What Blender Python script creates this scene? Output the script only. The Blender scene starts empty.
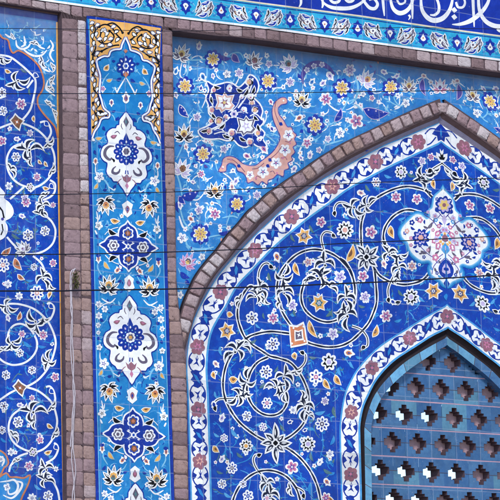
import bpy, math, random
from mathutils import Vector, Matrix
from mathutils.geometry import tessellate_polygon
R = random.Random(7)
SC = bpy.context.scene
COL = SC.collection
# ------------------------------------------------------------------ camera
F_PX = 2600.0
def _n(v): return Vector(v).normalized()
AX = _n((4120, 417, F_PX)); AZ = _n((-293, -13318, F_PX)); AY = AZ.cross(AX).normalized(); AZ = AX.cross(AY).normalized()
FWD = Vector((AX.z, AY.z, AZ.z))
DIST = 15.6
CAM = Vector((0, 0, 4.6)) - FWD * DIST
cam_d = bpy.data.cameras.new("camera"); cam = bpy.data.objects.new("camera", cam_d); COL.objects.link(cam)
cam.matrix_world = Matrix(((AX.x, -AX.y, -AX.z, CAM.x), (AY.x, -AY.y, -AY.z, CAM.y), (AZ.x, -AZ.y, -AZ.z, CAM.z), (0, 0, 0, 1)))
cam_d.sensor_width = 36; cam_d.lens = F_PX / 500 * 36; cam_d.clip_start = .1; cam_d.clip_end = 3000
SC.camera = cam
def W(px, py, y=0.0):
    """the point of the wall plane at depth y that the photograph shows at (px, py)"""
    d = Vector((px - 250, py - 250, F_PX))
    w = Vector((AX.dot(d), AY.dot(d), AZ.dot(d)))
    t = (y - CAM.y) / w.y
    return CAM + w * t
# ------------------------------------------------------------------ colours, materials
def lin(c):
    return tuple(((v / 255) / 12.92 if v / 255 <= .04045 else ((v / 255 + .055) / 1.055) ** 2.4) for v in c)
def nd(t, kind, **kw):
    n = t.nodes.new(kind)
    for k, v in kw.items(): setattr(n, k, v)
    return n
def mth(t, op, a, b=None, c=None, clamp=False):
    n = nd(t, 'ShaderNodeMath', operation=op, use_clamp=clamp)
    for i, v in enumerate((a, b, c)):
        if v is None: continue
        if isinstance(v, (int, float)): n.inputs[i].default_value = v
        else: t.links.new(v, n.inputs[i])
    return n.outputs[0]
def noise(t, vec, scale, detail=3, rough=.55):
    n = nd(t, 'ShaderNodeTexNoise'); n.inputs['Scale'].default_value = scale; n.inputs['Detail'].default_value = detail; n.inputs['Roughness'].default_value = rough
    t.links.new(vec, n.inputs['Vector']); return n.outputs['Fac']
def mixc(t, fac, a, b, mode='MIX'):
    n = nd(t, 'ShaderNodeMix', data_type='RGBA', blend_type=mode)
    for sock, v in ((n.inputs[0], fac), (n.inputs[6], a), (n.inputs[7], b)):
        if isinstance(v, (int, float)): sock.default_value = v
        elif isinstance(v, tuple): sock.default_value = (*v, 1)
        else: t.links.new(v, sock)
    return n.outputs[2]
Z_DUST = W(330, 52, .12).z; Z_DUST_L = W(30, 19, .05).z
def tile_group():
    g = bpy.data.node_groups.new('tile_surface', 'ShaderNodeTree')
    for nm in ('Tone', 'Grout', 'Chip', 'Dust', 'Rough'): g.interface.new_socket(nm, in_out='OUTPUT', socket_type='NodeSocketFloat')
    g.interface.new_socket('Normal', in_out='OUTPUT', socket_type='NodeSocketVector')
    out = nd(g, 'NodeGroupOutput'); geo = nd(g, 'ShaderNodeNewGeometry'); pos = geo.outputs['Position']
    sep = nd(g, 'ShaderNodeSeparateXYZ'); g.links.new(pos, sep.inputs[0])
    X, Y, Z = sep.outputs
    wob = mth(g, 'MULTIPLY', mth(g, 'SUBTRACT', noise(g, pos, 6, 2), .5), .012)
    S = .192
    u = mth(g, 'DIVIDE', mth(g, 'ADD', X, mth(g, 'ADD', wob, 20.05)), S); v = mth(g, 'DIVIDE', mth(g, 'ADD', Z, mth(g, 'ADD', wob, .03)), S)
    cu, cv = mth(g, 'FLOOR', u), mth(g, 'FLOOR', v); fu, fv = mth(g, 'FRACT', u), mth(g, 'FRACT', v)
    comb = nd(g, 'ShaderNodeCombineXYZ'); g.links.new(cu, comb.inputs[0]); g.links.new(cv, comb.inputs[1])
    wn = nd(g, 'ShaderNodeTexWhiteNoise', noise_dimensions='3D'); g.links.new(comb.outputs[0], wn.inputs['Vector'])
    du = mth(g, 'MINIMUM', fu, mth(g, 'SUBTRACT', 1, fu)); dv = mth(g, 'MINIMUM', fv, mth(g, 'SUBTRACT', 1, fv))
    ed = mth(g, 'MULTIPLY', mth(g, 'MINIMUM', du, dv), S)
    grout = mth(g, 'SUBTRACT', 1, mth(g, 'DIVIDE', ed, mth(g, 'ADD', .0014, mth(g, 'MULTIPLY', noise(g, pos, 14, 2), .0028))), clamp=True)
    gb = mth(g, 'MULTIPLY', mth(g, 'GREATER_THAN', grout, .05), mth(g, 'ADD', .25, mth(g, 'MULTIPLY', noise(g, pos, 9, 3), .8)), clamp=True)
    g.links.new(gb, out.inputs['Grout'])
    n1 = noise(g, pos, 16, 4, .6); n2 = noise(g, pos, 170, 3); n3 = noise(g, pos, 2.2, 2)
    tone = mth(g, 'ADD', mth(g, 'ADD', mth(g, 'MULTIPLY', n1, .62), mth(g, 'MULTIPLY', n2, .22)), mth(g, 'ADD', mth(g, 'MULTIPLY', n3, .30), mth(g, 'MULTIPLY', wn.outputs['Value'], .32)))
    g.links.new(mth(g, 'ADD', tone, .27), out.inputs['Tone'])
    ch = mth(g, 'MULTIPLY', mth(g, 'GREATER_THAN', noise(g, pos, 46, 3), .70), 1.0)
    ch2 = mth(g, 'MULTIPLY', mth(g, 'GREATER_THAN', noise(g, pos, 105, 2), .685), mth(g, 'GREATER_THAN', noise(g, pos, 3.1, 2), .54))
    g.links.new(mth(g, 'MAXIMUM', ch, ch2), out.inputs['Chip'])
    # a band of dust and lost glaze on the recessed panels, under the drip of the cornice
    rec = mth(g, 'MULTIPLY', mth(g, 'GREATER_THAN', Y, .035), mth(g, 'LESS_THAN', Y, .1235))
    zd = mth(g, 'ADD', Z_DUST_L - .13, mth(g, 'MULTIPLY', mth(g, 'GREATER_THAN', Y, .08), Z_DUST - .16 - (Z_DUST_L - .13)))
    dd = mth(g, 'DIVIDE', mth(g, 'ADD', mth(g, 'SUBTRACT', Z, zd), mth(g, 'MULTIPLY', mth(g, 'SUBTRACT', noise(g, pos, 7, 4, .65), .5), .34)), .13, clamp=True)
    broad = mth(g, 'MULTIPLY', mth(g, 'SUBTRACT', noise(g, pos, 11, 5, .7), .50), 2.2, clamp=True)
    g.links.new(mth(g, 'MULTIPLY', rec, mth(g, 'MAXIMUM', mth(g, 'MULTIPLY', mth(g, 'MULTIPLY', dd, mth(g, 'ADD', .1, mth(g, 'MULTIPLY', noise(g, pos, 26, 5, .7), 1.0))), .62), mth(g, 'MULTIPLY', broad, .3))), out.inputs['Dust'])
    g.links.new(mth(g, 'ADD', .10, mth(g, 'MULTIPLY', n1, .32)), out.inputs['Rough'])
    tilt = nd(g, 'ShaderNodeVectorMath', operation='SUBTRACT'); g.links.new(wn.outputs['Color'], tilt.inputs[0]); tilt.inputs[1].default_value = (.5, .5, .5)
    sc = nd(g, 'ShaderNodeVectorMath', operation='SCALE'); g.links.new(tilt.outputs[0], sc.inputs[0]); sc.inputs['Scale'].default_value = .085
    ad = nd(g, 'ShaderNodeVectorMath', operation='ADD'); g.links.new(sc.outputs[0], ad.inputs[0]); g.links.new(geo.outputs['Normal'], ad.inputs[1])
    no = nd(g, 'ShaderNodeVectorMath', operation='NORMALIZE'); g.links.new(ad.outputs[0], no.inputs[0])
    h = mth(g, 'SUBTRACT', mth(g, 'ADD', mth(g, 'MULTIPLY', noise(g, pos, 28, 3), 1.0), mth(g, 'MULTIPLY', n2, .12)), mth(g, 'MULTIPLY', gb, .5))
    bp = nd(g, 'ShaderNodeBump'); bp.inputs['Strength'].default_value = .35; bp.inputs['Distance'].default_value = .004
    g.links.new(h, bp.inputs['Height']); g.links.new(no.outputs[0], bp.inputs['Normal']); g.links.new(bp.outputs[0], out.inputs['Normal'])
    return g
TG = tile_group()
MATS = {}
def newmat(name):
    m = bpy.data.materials.new(name); m.use_nodes = True; t = m.node_tree; t.nodes.clear()
    o = nd(t, 'ShaderNodeOutputMaterial'); b = nd(t, 'ShaderNodeBsdfPrincipled'); t.links.new(b.outputs[0], o.inputs[0])
    MATS[name] = m
    return m, t, b
def glaze(name, rgb, k=.86, alt=None, dust=1.0):
    m, t, b = newmat(name)
    g = nd(t, 'ShaderNodeGroup'); g.node_tree = TG
    c = tuple(v * k for v in lin(rgb))
    base = c
    if alt:
        geo = nd(t, 'ShaderNodeNewGeometry')
        base = mixc(t, mth(t, 'MULTIPLY', mth(t, 'SUBTRACT', noise(t, geo.outputs['Position'], 20, 4, .65), .46), 3.2, clamp=True), c, tuple(v * k for v in lin(alt)))
    tone = nd(t, 'ShaderNodeCombineColor')
    for i in range(3): t.links.new(g.outputs['Tone'], tone.inputs[i])
    col = mixc(t, 1.0, base, tone.outputs[0], 'MULTIPLY')
    col = mixc(t, mth(t, 'MULTIPLY', g.outputs['Chip'], .34), col, (.42, .38, .40))
    col = mixc(t, mth(t, 'MULTIPLY', g.outputs['Grout'], .55), col, (.30, .36, .50))
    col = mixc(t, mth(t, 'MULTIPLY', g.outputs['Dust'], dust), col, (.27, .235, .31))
    t.links.new(col, b.inputs['Base Color'])
    t.links.new(mth(t, 'ADD', g.outputs['Rough'], mth(t, 'MULTIPLY', g.outputs['Dust'], .4), clamp=True), b.inputs['Roughness'])
    b.inputs['Specular IOR Level'].default_value = .14 if name.startswith('black') else .30
    t.links.new(g.outputs['Normal'], b.inputs['Normal'])
    return m
def rough(name, rgb, k=.9, amt=.5, scale=22, bump=.5, rgb2=None, spots=0.0):
    m, t, b = newmat(name)
    geo = nd(t, 'ShaderNodeNewGeometry'); p = geo.outputs['Position']
    n1 = noise(t, p, scale, 5, .65); n2 = noise(t, p, scale * 8, 3)
    c = tuple(v * k for v in lin(rgb)); c2 = tuple(v * k for v in lin(rgb2)) if rgb2 else tuple(v * .45 for v in c)
    f = mth(t, 'MULTIPLY', mth(t, 'ADD', mth(t, 'MULTIPLY', mth(t, 'SUBTRACT', n1, .38), 2.2), mth(t, 'MULTIPLY', mth(t, 'SUBTRACT', n2, .5), 1.2)), amt, clamp=True)
    col = mixc(t, f, c, c2)
    if spots:
        col = mixc(t, mth(t, 'MULTIPLY', mth(t, 'GREATER_THAN', noise(t, p, 30, 3), .66), spots), col, (.025, .022, .025))
    t.links.new(col, b.inputs['Base Color']); b.inputs['Roughness'].default_value = .85; b.inputs['Specular IOR Level'].default_value = .25
    bp = nd(t, 'ShaderNodeBump'); bp.inputs['Strength'].default_value = bump; bp.inputs['Distance'].default_value = .006
    t.links.new(mth(t, 'ADD', n1, mth(t, 'MULTIPLY', n2, .3)), bp.inputs['Height']); t.links.new(bp.outputs[0], b.inputs['Normal'])
    return m
G = {}
for nm, rgb, alt in (('deep', (0, 60, 172), (12, 92, 196)), ('deepl', (0, 42, 150), (14, 66, 180)), ('ink', (12, 46, 162), (28, 62, 180)), ('mid', (18, 126, 198), (46, 156, 214)), ('span', (42, 130, 206), (78, 160, 222)), ('halo', (22, 50, 172), (40, 70, 180)),
                     ('cyan', (38, 170, 218), (70, 194, 228)), ('turq', (36, 130, 205), (74, 168, 222)), ('pale', (128, 196, 232), (160, 214, 238)), ('white', (250, 250, 251), (238, 241, 248)), ('cream', (235, 222, 196), None),
                     ('gold', (240, 182, 98), (228, 160, 80)), ('yellow', (238, 206, 120), (226, 186, 96)), ('orange', (208, 124, 84), (224, 150, 100)), ('salmon', (232, 178, 164), (222, 156, 144)), ('pink', (204, 120, 158), (216, 150, 176)),
                     ('mauve', (150, 96, 116), (176, 122, 128)), ('black', (10, 10, 18), (26, 24, 38)), ('navy', (8, 14, 46), (16, 26, 74)), ('green', (78, 118, 132), (104, 140, 128)), ('grey', (96, 88, 112), (120, 104, 122)), ('brown', (126, 84, 58), (150, 104, 70)), ('purple', (76, 66, 158), (110, 96, 176)), ('lav', (196, 180, 222), (220, 206, 232)),
                     ('stripe', (70, 156, 220), (110, 186, 230))):
    G[nm] = glaze(nm + '_glaze', rgb, alt=alt)
G['lat'] = glaze('lattice_blue_glaze', (72, 116, 160), alt=(58, 94, 144)); G['lat2'] = glaze('lattice_dark_blue_glaze', (54, 98, 148), alt=(74, 114, 156)); G['lat3'] = glaze('lattice_pale_blue_glaze', (92, 142, 170), alt=(74, 120, 154))
G['frame'] = glaze('frame_blue_glaze', (112, 172, 208), alt=(86, 142, 190))
G['b1'] = rough('brick_mauve', (164, 138, 142), rgb2=(110, 88, 94), amt=.75, scale=30, spots=.5)
G['b2'] = rough('brick_grey', (186, 166, 168), rgb2=(130, 110, 114), amt=.75, scale=30, spots=.4)
G['b3'] = rough('brick_dark', (140, 116, 118), rgb2=(92, 72, 76), amt=.75, scale=30, spots=.5)
G['b4'] = rough('brick_pale', (208, 196, 198), rgb2=(146, 128, 134), amt=.7, scale=34, spots=.3)
G['b5'] = rough('brick_tan', (172, 144, 138), rgb2=(116, 92, 90), amt=.75, scale=30, spots=.6)
G['mortar'] = rough('dark_mortar', (98, 80, 84), rgb2=(46, 36, 44), amt=.6)
G['gap'] = rough('black_joint', (44, 36, 42), rgb2=(22, 18, 22), amt=.6)
G['soff'] = rough('brown_mortar_and_shade', (112, 90, 92), rgb2=(76, 58, 62), amt=.6)  # mortar of the arch fillet, also the painted shade strip under the cornice
G['plas'] = rough('grey_plaster', (150, 146, 172), rgb2=(112, 106, 136), amt=.6)
G['pinkm'] = rough('pink_mortar', (196, 160, 178), rgb2=(150, 120, 140), amt=.6)
G['infill'] = rough('infill_brick', (204, 172, 180), rgb2=(150, 122, 130), amt=.6)
G['reveal'] = rough('hole_reveal', (110, 90, 100), rgb2=(62, 50, 60), amt=.6)
G['wall'] = rough('wall_brick', (170, 146, 132), rgb2=(130, 106, 98), amt=.6, scale=6)
G['paving'] = rough('paving_stone', (176, 166, 152), rgb2=(140, 130, 118), amt=.6, scale=3)
G['rubber'] = rough('cable_rubber', (26, 28, 44), amt=.3, bump=.1)
G['plastic'] = rough('white_plastic', (206, 198, 206), rgb2=(136, 124, 134), amt=.5, scale=40, bump=.2)
G['weed'] = rough('weed_leaf', (96, 100, 62), rgb2=(120, 96, 60), amt=.6)
# ------------------------------------------------------------------ things
DL = .0006
GC = [0]
def thing(name, label, cat, loc, group=None, kind=None):
    o = bpy.data.objects.new(name, None); COL.objects.link(o); o.location = loc; o.empty_display_size = .2
    o['label'] = label; o['category'] = cat
    if group: o['group'] = group
    if kind: o['kind'] = kind
    return o
class Sheet:
    """collects flat inlaid pieces (and solid bits) and links them as ONE mesh object"""
    def __init__(s, name, parent, y, mirror=None):
        s.name, s.parent, s.y, s.mx = name, parent, y, mirror
        s.v, s.f, s.m, s.mats, s.c, s.clamp = [], [], [], [], 0, None; s.sub_of = None
        ALL.append(s)
    def mi(s, mat):
        m = G[mat] if isinstance(mat, str) else mat
        if m not in s.mats: s.mats.append(m)
        return s.mats.index(m)
    def P(s, p, lay=0, y=None):
        w = W(p[0], p[1], (s.y if y is None else y) - (lay + (.035 if s.mx is not None else 0)) * DL)
        if s.clamp is not None: w.x = min(w.x, s.clamp)
        if s.mx is not None: w.x = 2 * s.mx - w.x
        return w
    def raw(s, pts, faces, mat):
        b = len(s.v); s.v += [Vector(p) for p in pts]; k = s.mi(mat)
        for f in faces: s.f.append([b + i for i in f]); s.m.append(k)
    def poly(s, pts, mat, lay, y=None):
        if len(pts) < 3: return
        tris = tessellate_polygon([[Vector((p[0], p[1], 0)) for p in pts]])
        q = [s.P(p, lay, y) for p in pts]
        fs = []
        for t in tris:
            a, b_, c = (q[i] for i in t)
            n = (b_ - a).cross(c - a)
            fs.append(list(t) if n.y < 0 else list(t)[::-1])
        s.raw(q, fs, mat)
    def ribbon(s, pts, w, mat, lay, closed=False, y=None):
        n = len(pts)
        if n < 2: return
        ws = w if isinstance(w, (list, tuple)) else [w] * n
        A, B = [], []
        for i, p in enumerate(pts):
            a = pts[i - 1] if (i or closed) else p; c = pts[(i + 1) % n] if (i < n - 1 or closed) else p
            dx, dy = c[0] - a[0], c[1] - a[1]; l = math.hypot(dx, dy) or 1
            h = ws[i] / 2
            A.append((p[0] - dy / l * h, p[1] + dx / l * h)); B.append((p[0] + dy / l * h, p[1] - dx / l * h))
        q = [s.P(p, lay, y) for p in A + B]
        fs = []
        for i in range(n if closed else n - 1):
            j = (i + 1) % n; fs.append([i, j, n + j, n + i])
        s.raw(q, fs, mat)
    def slab(s, pts, mat, y0, y1):
        """polygon at depth y0 with side walls back to depth y1"""
        s.poly(pts, mat, 0, y0)
        q = [s.P(p, 0, y0) for p in pts]; n = len(q)
        r = [Vector((p.x, y1, p.z)) for p in q]
        s.raw(q + r, [[i, (i + 1) % n, n + (i + 1) % n, n + i] for i in range(n)], mat)
    def brick(s, quad, mat, y0, h=.007, ins=.7, jit=.35):
        q = [(x + R.uniform(-jit, jit), y + R.uniform(-jit, jit)) for x, y in quad]
        cx = sum(p[0] for p in q) / 4; cy = sum(p[1] for p in q) / 4
        def sh(d): return [(p[0] + (cx - p[0]) / (math.hypot(cx - p[0], cy - p[1]) or 1) * d, p[1] + (cy - p[1]) / (math.hypot(cx - p[0], cy - p[1]) or 1) * d) for p in q]
        hh = h * R.uniform(.6, 1.25); tl = (R.uniform(-.2, .2) * h, R.uniform(-.2, .2) * h)
        K = 8; chip = [(R.choice((0, 1)), R.choice((0, 1)), R.uniform(.1, .32)) for _ in range(R.choice((0, 1, 1, 2)))]
        v = []
        for j in range(K + 1):
            for i in range(K + 1):
                u, w_ = i / K, j / K
                e = min(u, 1 - u, w_, 1 - w_)
                # squeeze the outer rows towards the rim
                if e > 0:
                    u = .5 + (u - .5) * (1.06 if e < .2 else 1); w_ = .5 + (w_ - .5) * (1.06 if e < .2 else 1)
                x = (q[0][0] * (1 - u) + q[1][0] * u) * (1 - w_) + (q[3][0] * (1 - u) + q[2][0] * u) * w_
                y = (q[0][1] * (1 - u) + q[1][1] * u) * (1 - w_) + (q[3][1] * (1 - u) + q[2][1] * u) * w_
                cd = (abs(u - .5) ** 7 + abs(w_ - .5) ** 7) ** (1 / 7)   # rounded corners
                k = min(1.0, .497 / cd) if cd > 0 else 1
                if cd > .44: x, y = cx + (x - cx) * min(1, .44 + .56 * k), cy + (y - cy) * min(1, .44 + .56 * k)
                if e == 0: z = 0
                else:
                    z = hh * (1 - .28 * math.exp(-(e - .125) * 14)) + R.gauss(0, min(.0013, h * .14)) + tl[0] * (u - .5) + tl[1] * (w_ - .5)
                    for gx, gy, rr in chip:
                        dd = math.hypot(u - gx, w_ - gy)
                        if dd < rr: z *= .35 + .5 * dd / rr
                x += R.uniform(-.16, .16); y += R.uniform(-.16, .16)
                v.append(s.P((x, y), 0, y0 - z))
        s.raw(v, [[j * (K + 1) + i, j * (K + 1) + i + 1, (j + 1) * (K + 1) + i + 1, (j + 1) * (K + 1) + i] for j in range(K) for i in range(K)], mat)
    def build(s):
        if not s.f: return None
        me = bpy.data.meshes.new(s.name)
        o = bpy.data.objects.new(s.name, me); COL.objects.link(o)
        off = Vector((0, 0, 0))
        if s.parent is not None:
            o.parent = s.parent; off = WORLD.get(s.parent, Vector(s.parent.location))
        me.from_pydata([p - off for p in s.v], [], s.f)
        for m in s.mats: me.materials.append(m)
        me.polygons.foreach_set('material_index', s.m); me.update()
        s.o = o
        return o
ALL = []; WORLD = {}
# ------------------------------------------------------------------ curves and motifs (all in the plane of the panel)
def lerp(tab, y):
    if y <= tab[0][0]: a, b = tab[0], tab[1]
    elif y >= tab[-1][0]: a, b = tab[-2], tab[-1]
    else:
        for a, b in zip(tab, tab[1:]):
            if a[0] <= y <= b[0]: break
    return a[1] + (b[1] - a[1]) * (y - a[0]) / (b[0] - a[0])
def spline(p, closed=False, k=6):
    n = len(p); out = []
    for i in range(n if closed else n - 1):
        p0 = p[i - 1] if (i or closed) else p[0]; p1 = p[i]; p2 = p[(i + 1) % n]; p3 = p[(i + 2) % n] if (closed or i + 2 < n) else p[-1]
        for j in range(k):
            t = j / k; t2, t3 = t * t, t * t * t
            out.append(tuple(.5 * (2 * p1[d] + (p2[d] - p0[d]) * t + (2 * p0[d] - 5 * p1[d] + 4 * p2[d] - p3[d]) * t2 + (3 * p1[d] - p0[d] - 3 * p2[d] + p3[d]) * t3) for d in (0, 1)))
    if not closed: out.append(tuple(p[-1]))
    return out
SX = .93
def loc(c, pts, rot=0, sx=None):
    ca, sa = math.cos(rot), math.sin(rot); sx = SX if sx is None else sx
    return [(c[0] + (x * ca - y * sa) * sx, c[1] + (x * sa + y * ca)) for x, y in pts]
def polar(c, r, n, depth, rot=0, pw=1.0, m=None, jit=.04):
    """lobed outline: n lobes, radius r, valleys at r*(1-depth)"""
    m = m or max(24, n * 6); ph = [R.uniform(-jit, jit) for _ in range(n)]
    out = []
    for i in range(m):
        a = 2 * math.pi * i / m
        q = abs(math.cos((a * n) / 2)) ** pw
        rr = r * (1 - depth + depth * q) * (1 + ph[int(round(a / (2 * math.pi) * n)) % n])
        out.append((rr * math.cos(a), rr * math.sin(a)))
    return loc(c, out, rot)
def spiky(c, n, r1, r2, rot=0, jit=.06):
    return loc(c, [((r1 if i % 2 == 0 else r2) * (1 + R.uniform(-jit, jit)) * math.cos(math.pi * i / n), (r1 if i % 2 == 0 else r2) * (1 + R.uniform(-jit, jit)) * math.sin(math.pi * i / n)) for i in range(2 * n)], rot)
def disc(c, r, m=14): return loc(c, [(r * math.cos(2 * math.pi * i / m), r * math.sin(2 * math.pi * i / m)) for i in range(m)])
def grow(pts, d):
    """offset an outline by d outwards"""
    n = len(pts); ar = sum(pts[i][0] * pts[(i + 1) % n][1] - pts[(i + 1) % n][0] * pts[i][1] for i in range(n)); sg = 1 if ar > 0 else -1
    out = []
    for i in range(n):
        a, p, c = pts[i - 1], pts[i], pts[(i + 1) % n]
        n1 = Vector((p[1] - a[1], a[0] - p[0])); n2 = Vector((c[1] - p[1], p[0] - c[0]))
        if n1.length < 1e-6 or n2.length < 1e-6: out.append(p); continue
        n1.normalize(); n2.normalize(); b = n1 + n2
        if b.length < .15: b = n1
        b.normalize(); k = min(1.6, 1 / max(.45, b.dot(n1)))
        out.append((p[0] + sg * b.x * d * k, p[1] + sg * b.y * d * k))
    return out
def L3(s):  # a small stagger so that neighbours never lie in one plane
    GC[0] += 1
    return 3 + (GC[0] % 13) * .055
def leafpts(l, w, bend=0.0, n=8):
    up, dn = [], []
    for i in range(n + 1):
        t = i / n; x = (t - .5) * l; b = bend * l * (4 * t * (1 - t)); h = w * math.sin(math.pi * t ** .8) * .5
        up.append((x, b + h)); dn.append((x, b - h))
    return up + dn[::-1][1:-1]
def leaf(s, c, l, w, rot, mat='green', edge=None, bend=.12, lay=None, core=None):
    b = L3(s) if lay is None else lay
    p = loc(c, leafpts(l, w, bend), rot)
    if edge: s.poly(grow(p, .75), edge, b)
    s.poly(p, mat, b + .8)
    if core: s.poly(loc(c, leafpts(l * .5, w * .45, bend), rot), core, b + 1.6)
def stem(s, pts, w=1.0, mat='pale', lay=1.2):
    GC[0] += 1; q = spline(pts); n = len(q)
    s.ribbon(q, [w * (.18 + .95 * math.sin(math.pi * min(1, (i + .3) / n)) ** .6) for i in range(n)], mat, lay + (GC[0] % 7) * .09)
def fl_six(s, c, r, n=6, core='pink', rot=None, dots='deepl'):
    b = L3(s); rot = R.uniform(0, 2) if rot is None else rot
    s.poly(polar(c, r, n, .26, rot), 'white', b)
    for i in range(n):
        a = rot + 2 * math.pi * i / n
        s.poly(loc((c[0] + SX * r * .58 * math.cos(a), c[1] + r * .58 * math.sin(a)), leafpts(r * .42, r * .24), a), dots, b + .8)
    s.poly(disc(c, r * .3), core, b + 1.3)
    if r > 5: s.poly(disc(c, r * .12), 'white', b + 2.1)
def fl_star(s, c, r, n=5, core='pink', rot=None, inner='deepl'):
    b = L3(s); rot = R.uniform(0, 2) if rot is None else rot
    s.poly(polar(c, r, n, .42, rot, .8), 'white', b)
    if core in ('pink', 'lav', 'salmon'): s.poly(polar(c, r * .72, n, .5, rot, .8), core, b + .8)
    s.poly(spiky(c, n, r * .55, r * .16, rot), inner, b + 1.6)
    s.poly(disc(c, r * .13, 8), 'white', b + 2.3)
def fl_dark(s, c, r, n=9, core='pink', rot=None):
    b = L3(s); rot = R.uniform(0, 2) if rot is None else rot
    s.poly(polar(c, r, n, .30, rot, .7), 'white', b)
    s.poly(spiky(c, n, r * .80, r * .48, rot), 'black', b + .8)
    s.poly(polar(c, r * .46, 6, .2, rot), 'white', b + 1.6); s.poly(disc(c, r * .27), core, b + 2.3)
def fl_gold(s, c, r, n=6, rot=None, halo=None, core='brown'):
    b = L3(s); rot = R.uniform(0, 2) if rot is None else rot
    if halo:
        s.poly(polar(c, r * 1.5, 8, .24, rot + .2, .8), halo, b); b += .8
    if halo: s.poly(polar(c, r * 1.12, n, .38, rot, .85), 'white', b); s.poly(polar(c, r * .92, n, .40, rot, .85), 'yellow', b + .8)
    else: s.poly(spiky(c, n, r * 1.2, r * .72, rot, .03), 'white', b); s.poly(spiky(c, n, r * .98, r * .57, rot, .03), 'gold', b + .8)
    if halo:
        for i in range(n): s.poly(disc((c[0] + SX * r * .5 * math.cos(rot + 2 * math.pi * (i + .5) / n), c[1] + r * .5 * math.sin(rot + 2 * math.pi * (i + .5) / n)), r * .1, 6), 'mauve', b + 1.6)
        s.poly(disc(c, r * .28), 'gold', b + 1.6); s.poly(disc(c, r * .13, 8), 'mauve', b + 2.3)
    else:
        s.poly(polar(c, r * .46, n, .35, rot), core, b + 1.6); s.poly(disc(c, r * .2, 8), 'white', b + 2.3); s.poly(disc(c, r * .1, 6), 'deepl', b + 3)
def bud(s, c, r, rot=0, core='salmon', lay=None):
    b = L3(s) if lay is None else lay
    s.poly(loc(c, spline([(-.85 * r, 0), (-.5 * r, .5 * r), (0, .5 * r), (.34 * r, .7 * r), (.5 * r, .36 * r), (1.05 * r, 0), (.5 * r, -.36 * r), (.34 * r, -.7 * r), (0, -.5 * r), (-.5 * r, -.5 * r)], True, 3), rot), 'white', b)
    s.poly(loc(c, leafpts(r * 1.1, r * .65, 0), rot), core, b + .8)
    s.poly(loc(c, leafpts(r * .5, r * .22, 0), rot), 'deepl' if core != 'gold' else 'brown', b + 1.5)
def lotus(s, c, r, rot=-math.pi / 2, n=9, outer='white', inner='black', heart='gold', base='orange'):
    """fan of pointed petals opening along rot"""
    b = L3(s); n = 9
    base_pt = (c[0] - .42 * r * math.cos(rot) * SX, c[1] - .42 * r * math.sin(rot))
    pet = []
    for i in range(n):
        a = rot - 2.0 + 4.0 * i / (n - 1); l = r * (1.40 - .52 * abs(i - (n - 1) / 2) / ((n - 1) / 2)) * R.uniform(.93, 1.05)
        m = (base_pt[0] + l * .5 * math.cos(a) * SX, base_pt[1] + l * .5 * math.sin(a))
        pet.append((m, l, a, .10 * (i - (n - 1) / 2) / n * 2))
    for k, (m, l, a, bd) in enumerate(pet):
        s.poly(grow(loc(m, leafpts(l, r * .40, bd), a), .55), outer, b + .03 * k)
    for k, (m, l, a, bd) in enumerate(pet):
        s.poly(loc(m, leafpts(l * .86, r * .25, bd), a), inner, b + .7 + .03 * k)
    for k, (m, l, a, bd) in enumerate(pet):
        if k % 2 == 0: s.poly(loc((m[0] + l * .12 * math.cos(a) * SX, m[1] + l * .12 * math.sin(a)), leafpts(l * .42, r * .09, bd), a), outer, b + 1.3 + .03 * k)
    h = (base_pt[0] + .38 * r * math.cos(rot) * SX, base_pt[1] + .38 * r * math.sin(rot))
    s.poly(polar(h, r * .46, 7, .22, rot), 'white', b + 1.9); s.poly(polar(h, r * .37, 7, .2, rot), heart, b + 2.5)
    s.poly(loc(h, [(-.4 * r, 0), (-.2 * r, .24 * r), (.05 * r, .14 * r), (.12 * r, 0), (.05 * r, -.14 * r), (-.2 * r, -.24 * r)], rot), base, b + 3.1)
    for g in (-1, 1): s.poly(loc(h, leafpts(r * .3, r * .1, .2 * g), rot + .8 * g), 'brown', b + 3.15)
ISL = ((-.30, .0, 0, .62, .15, .10), (.08, .23, 1.05, .58, .20, .32), (.05, -.21, -1.0, .52, .19, -.32), (.40, .05, .12, .64, .20, .30), (-.20, .15, 2.3, .34, .13, .3))
ISH = ((-.25, .0, 0, .60, .17, .12), (.06, .20, 1.0, .50, .19, .32), (.34, .0, .0, .60, .19, .32))
def islimi(s, c, l, rot, flip=1, shape=ISL, ow=.95, fat=1.15):
    """split arabesque leaf: curling lobes with a white outline and a dark, white-veined inside"""
    b = L3(s) + .4; l *= .90; lobes = []
    for x, y, a, ln, wd, bd in shape:
        m = loc(c, [(x * l, y * l * flip)], rot)[0]
        lobes.append((m, ln * l * R.uniform(.94, 1.06), wd * l, bd * flip, rot + a * flip))
    for k, (m, ln, wd, bd, a) in enumerate(lobes): s.poly(grow(loc(m, leafpts(ln, wd, bd, 7), a), ow), 'white', b + .025 * k)
    for k, (m, ln, wd, bd, a) in enumerate(lobes): s.poly(loc(m, leafpts(ln * .93, wd * .72, bd, 7), a), 'navy', b + .6 + .025 * k)
    for k, (m, ln, wd, bd, a) in enumerate(lobes):
        if ln > 5 and k != 0: s.poly(loc(m, leafpts(ln * .42, max(.45, wd * .15), bd, 5), a), 'white' if k != 3 else 'white', b + 1.2 + .025 * k)
    if len(shape) > 4: s.poly(grow(disc(loc(c, [(.06 * l, 0)], rot)[0], l * .05, 8), .7), 'white', b + 1.45); s.poly(disc(loc(c, [(.06 * l, 0)], rot)[0], l * .05, 8), 'black', b + 2)
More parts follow.
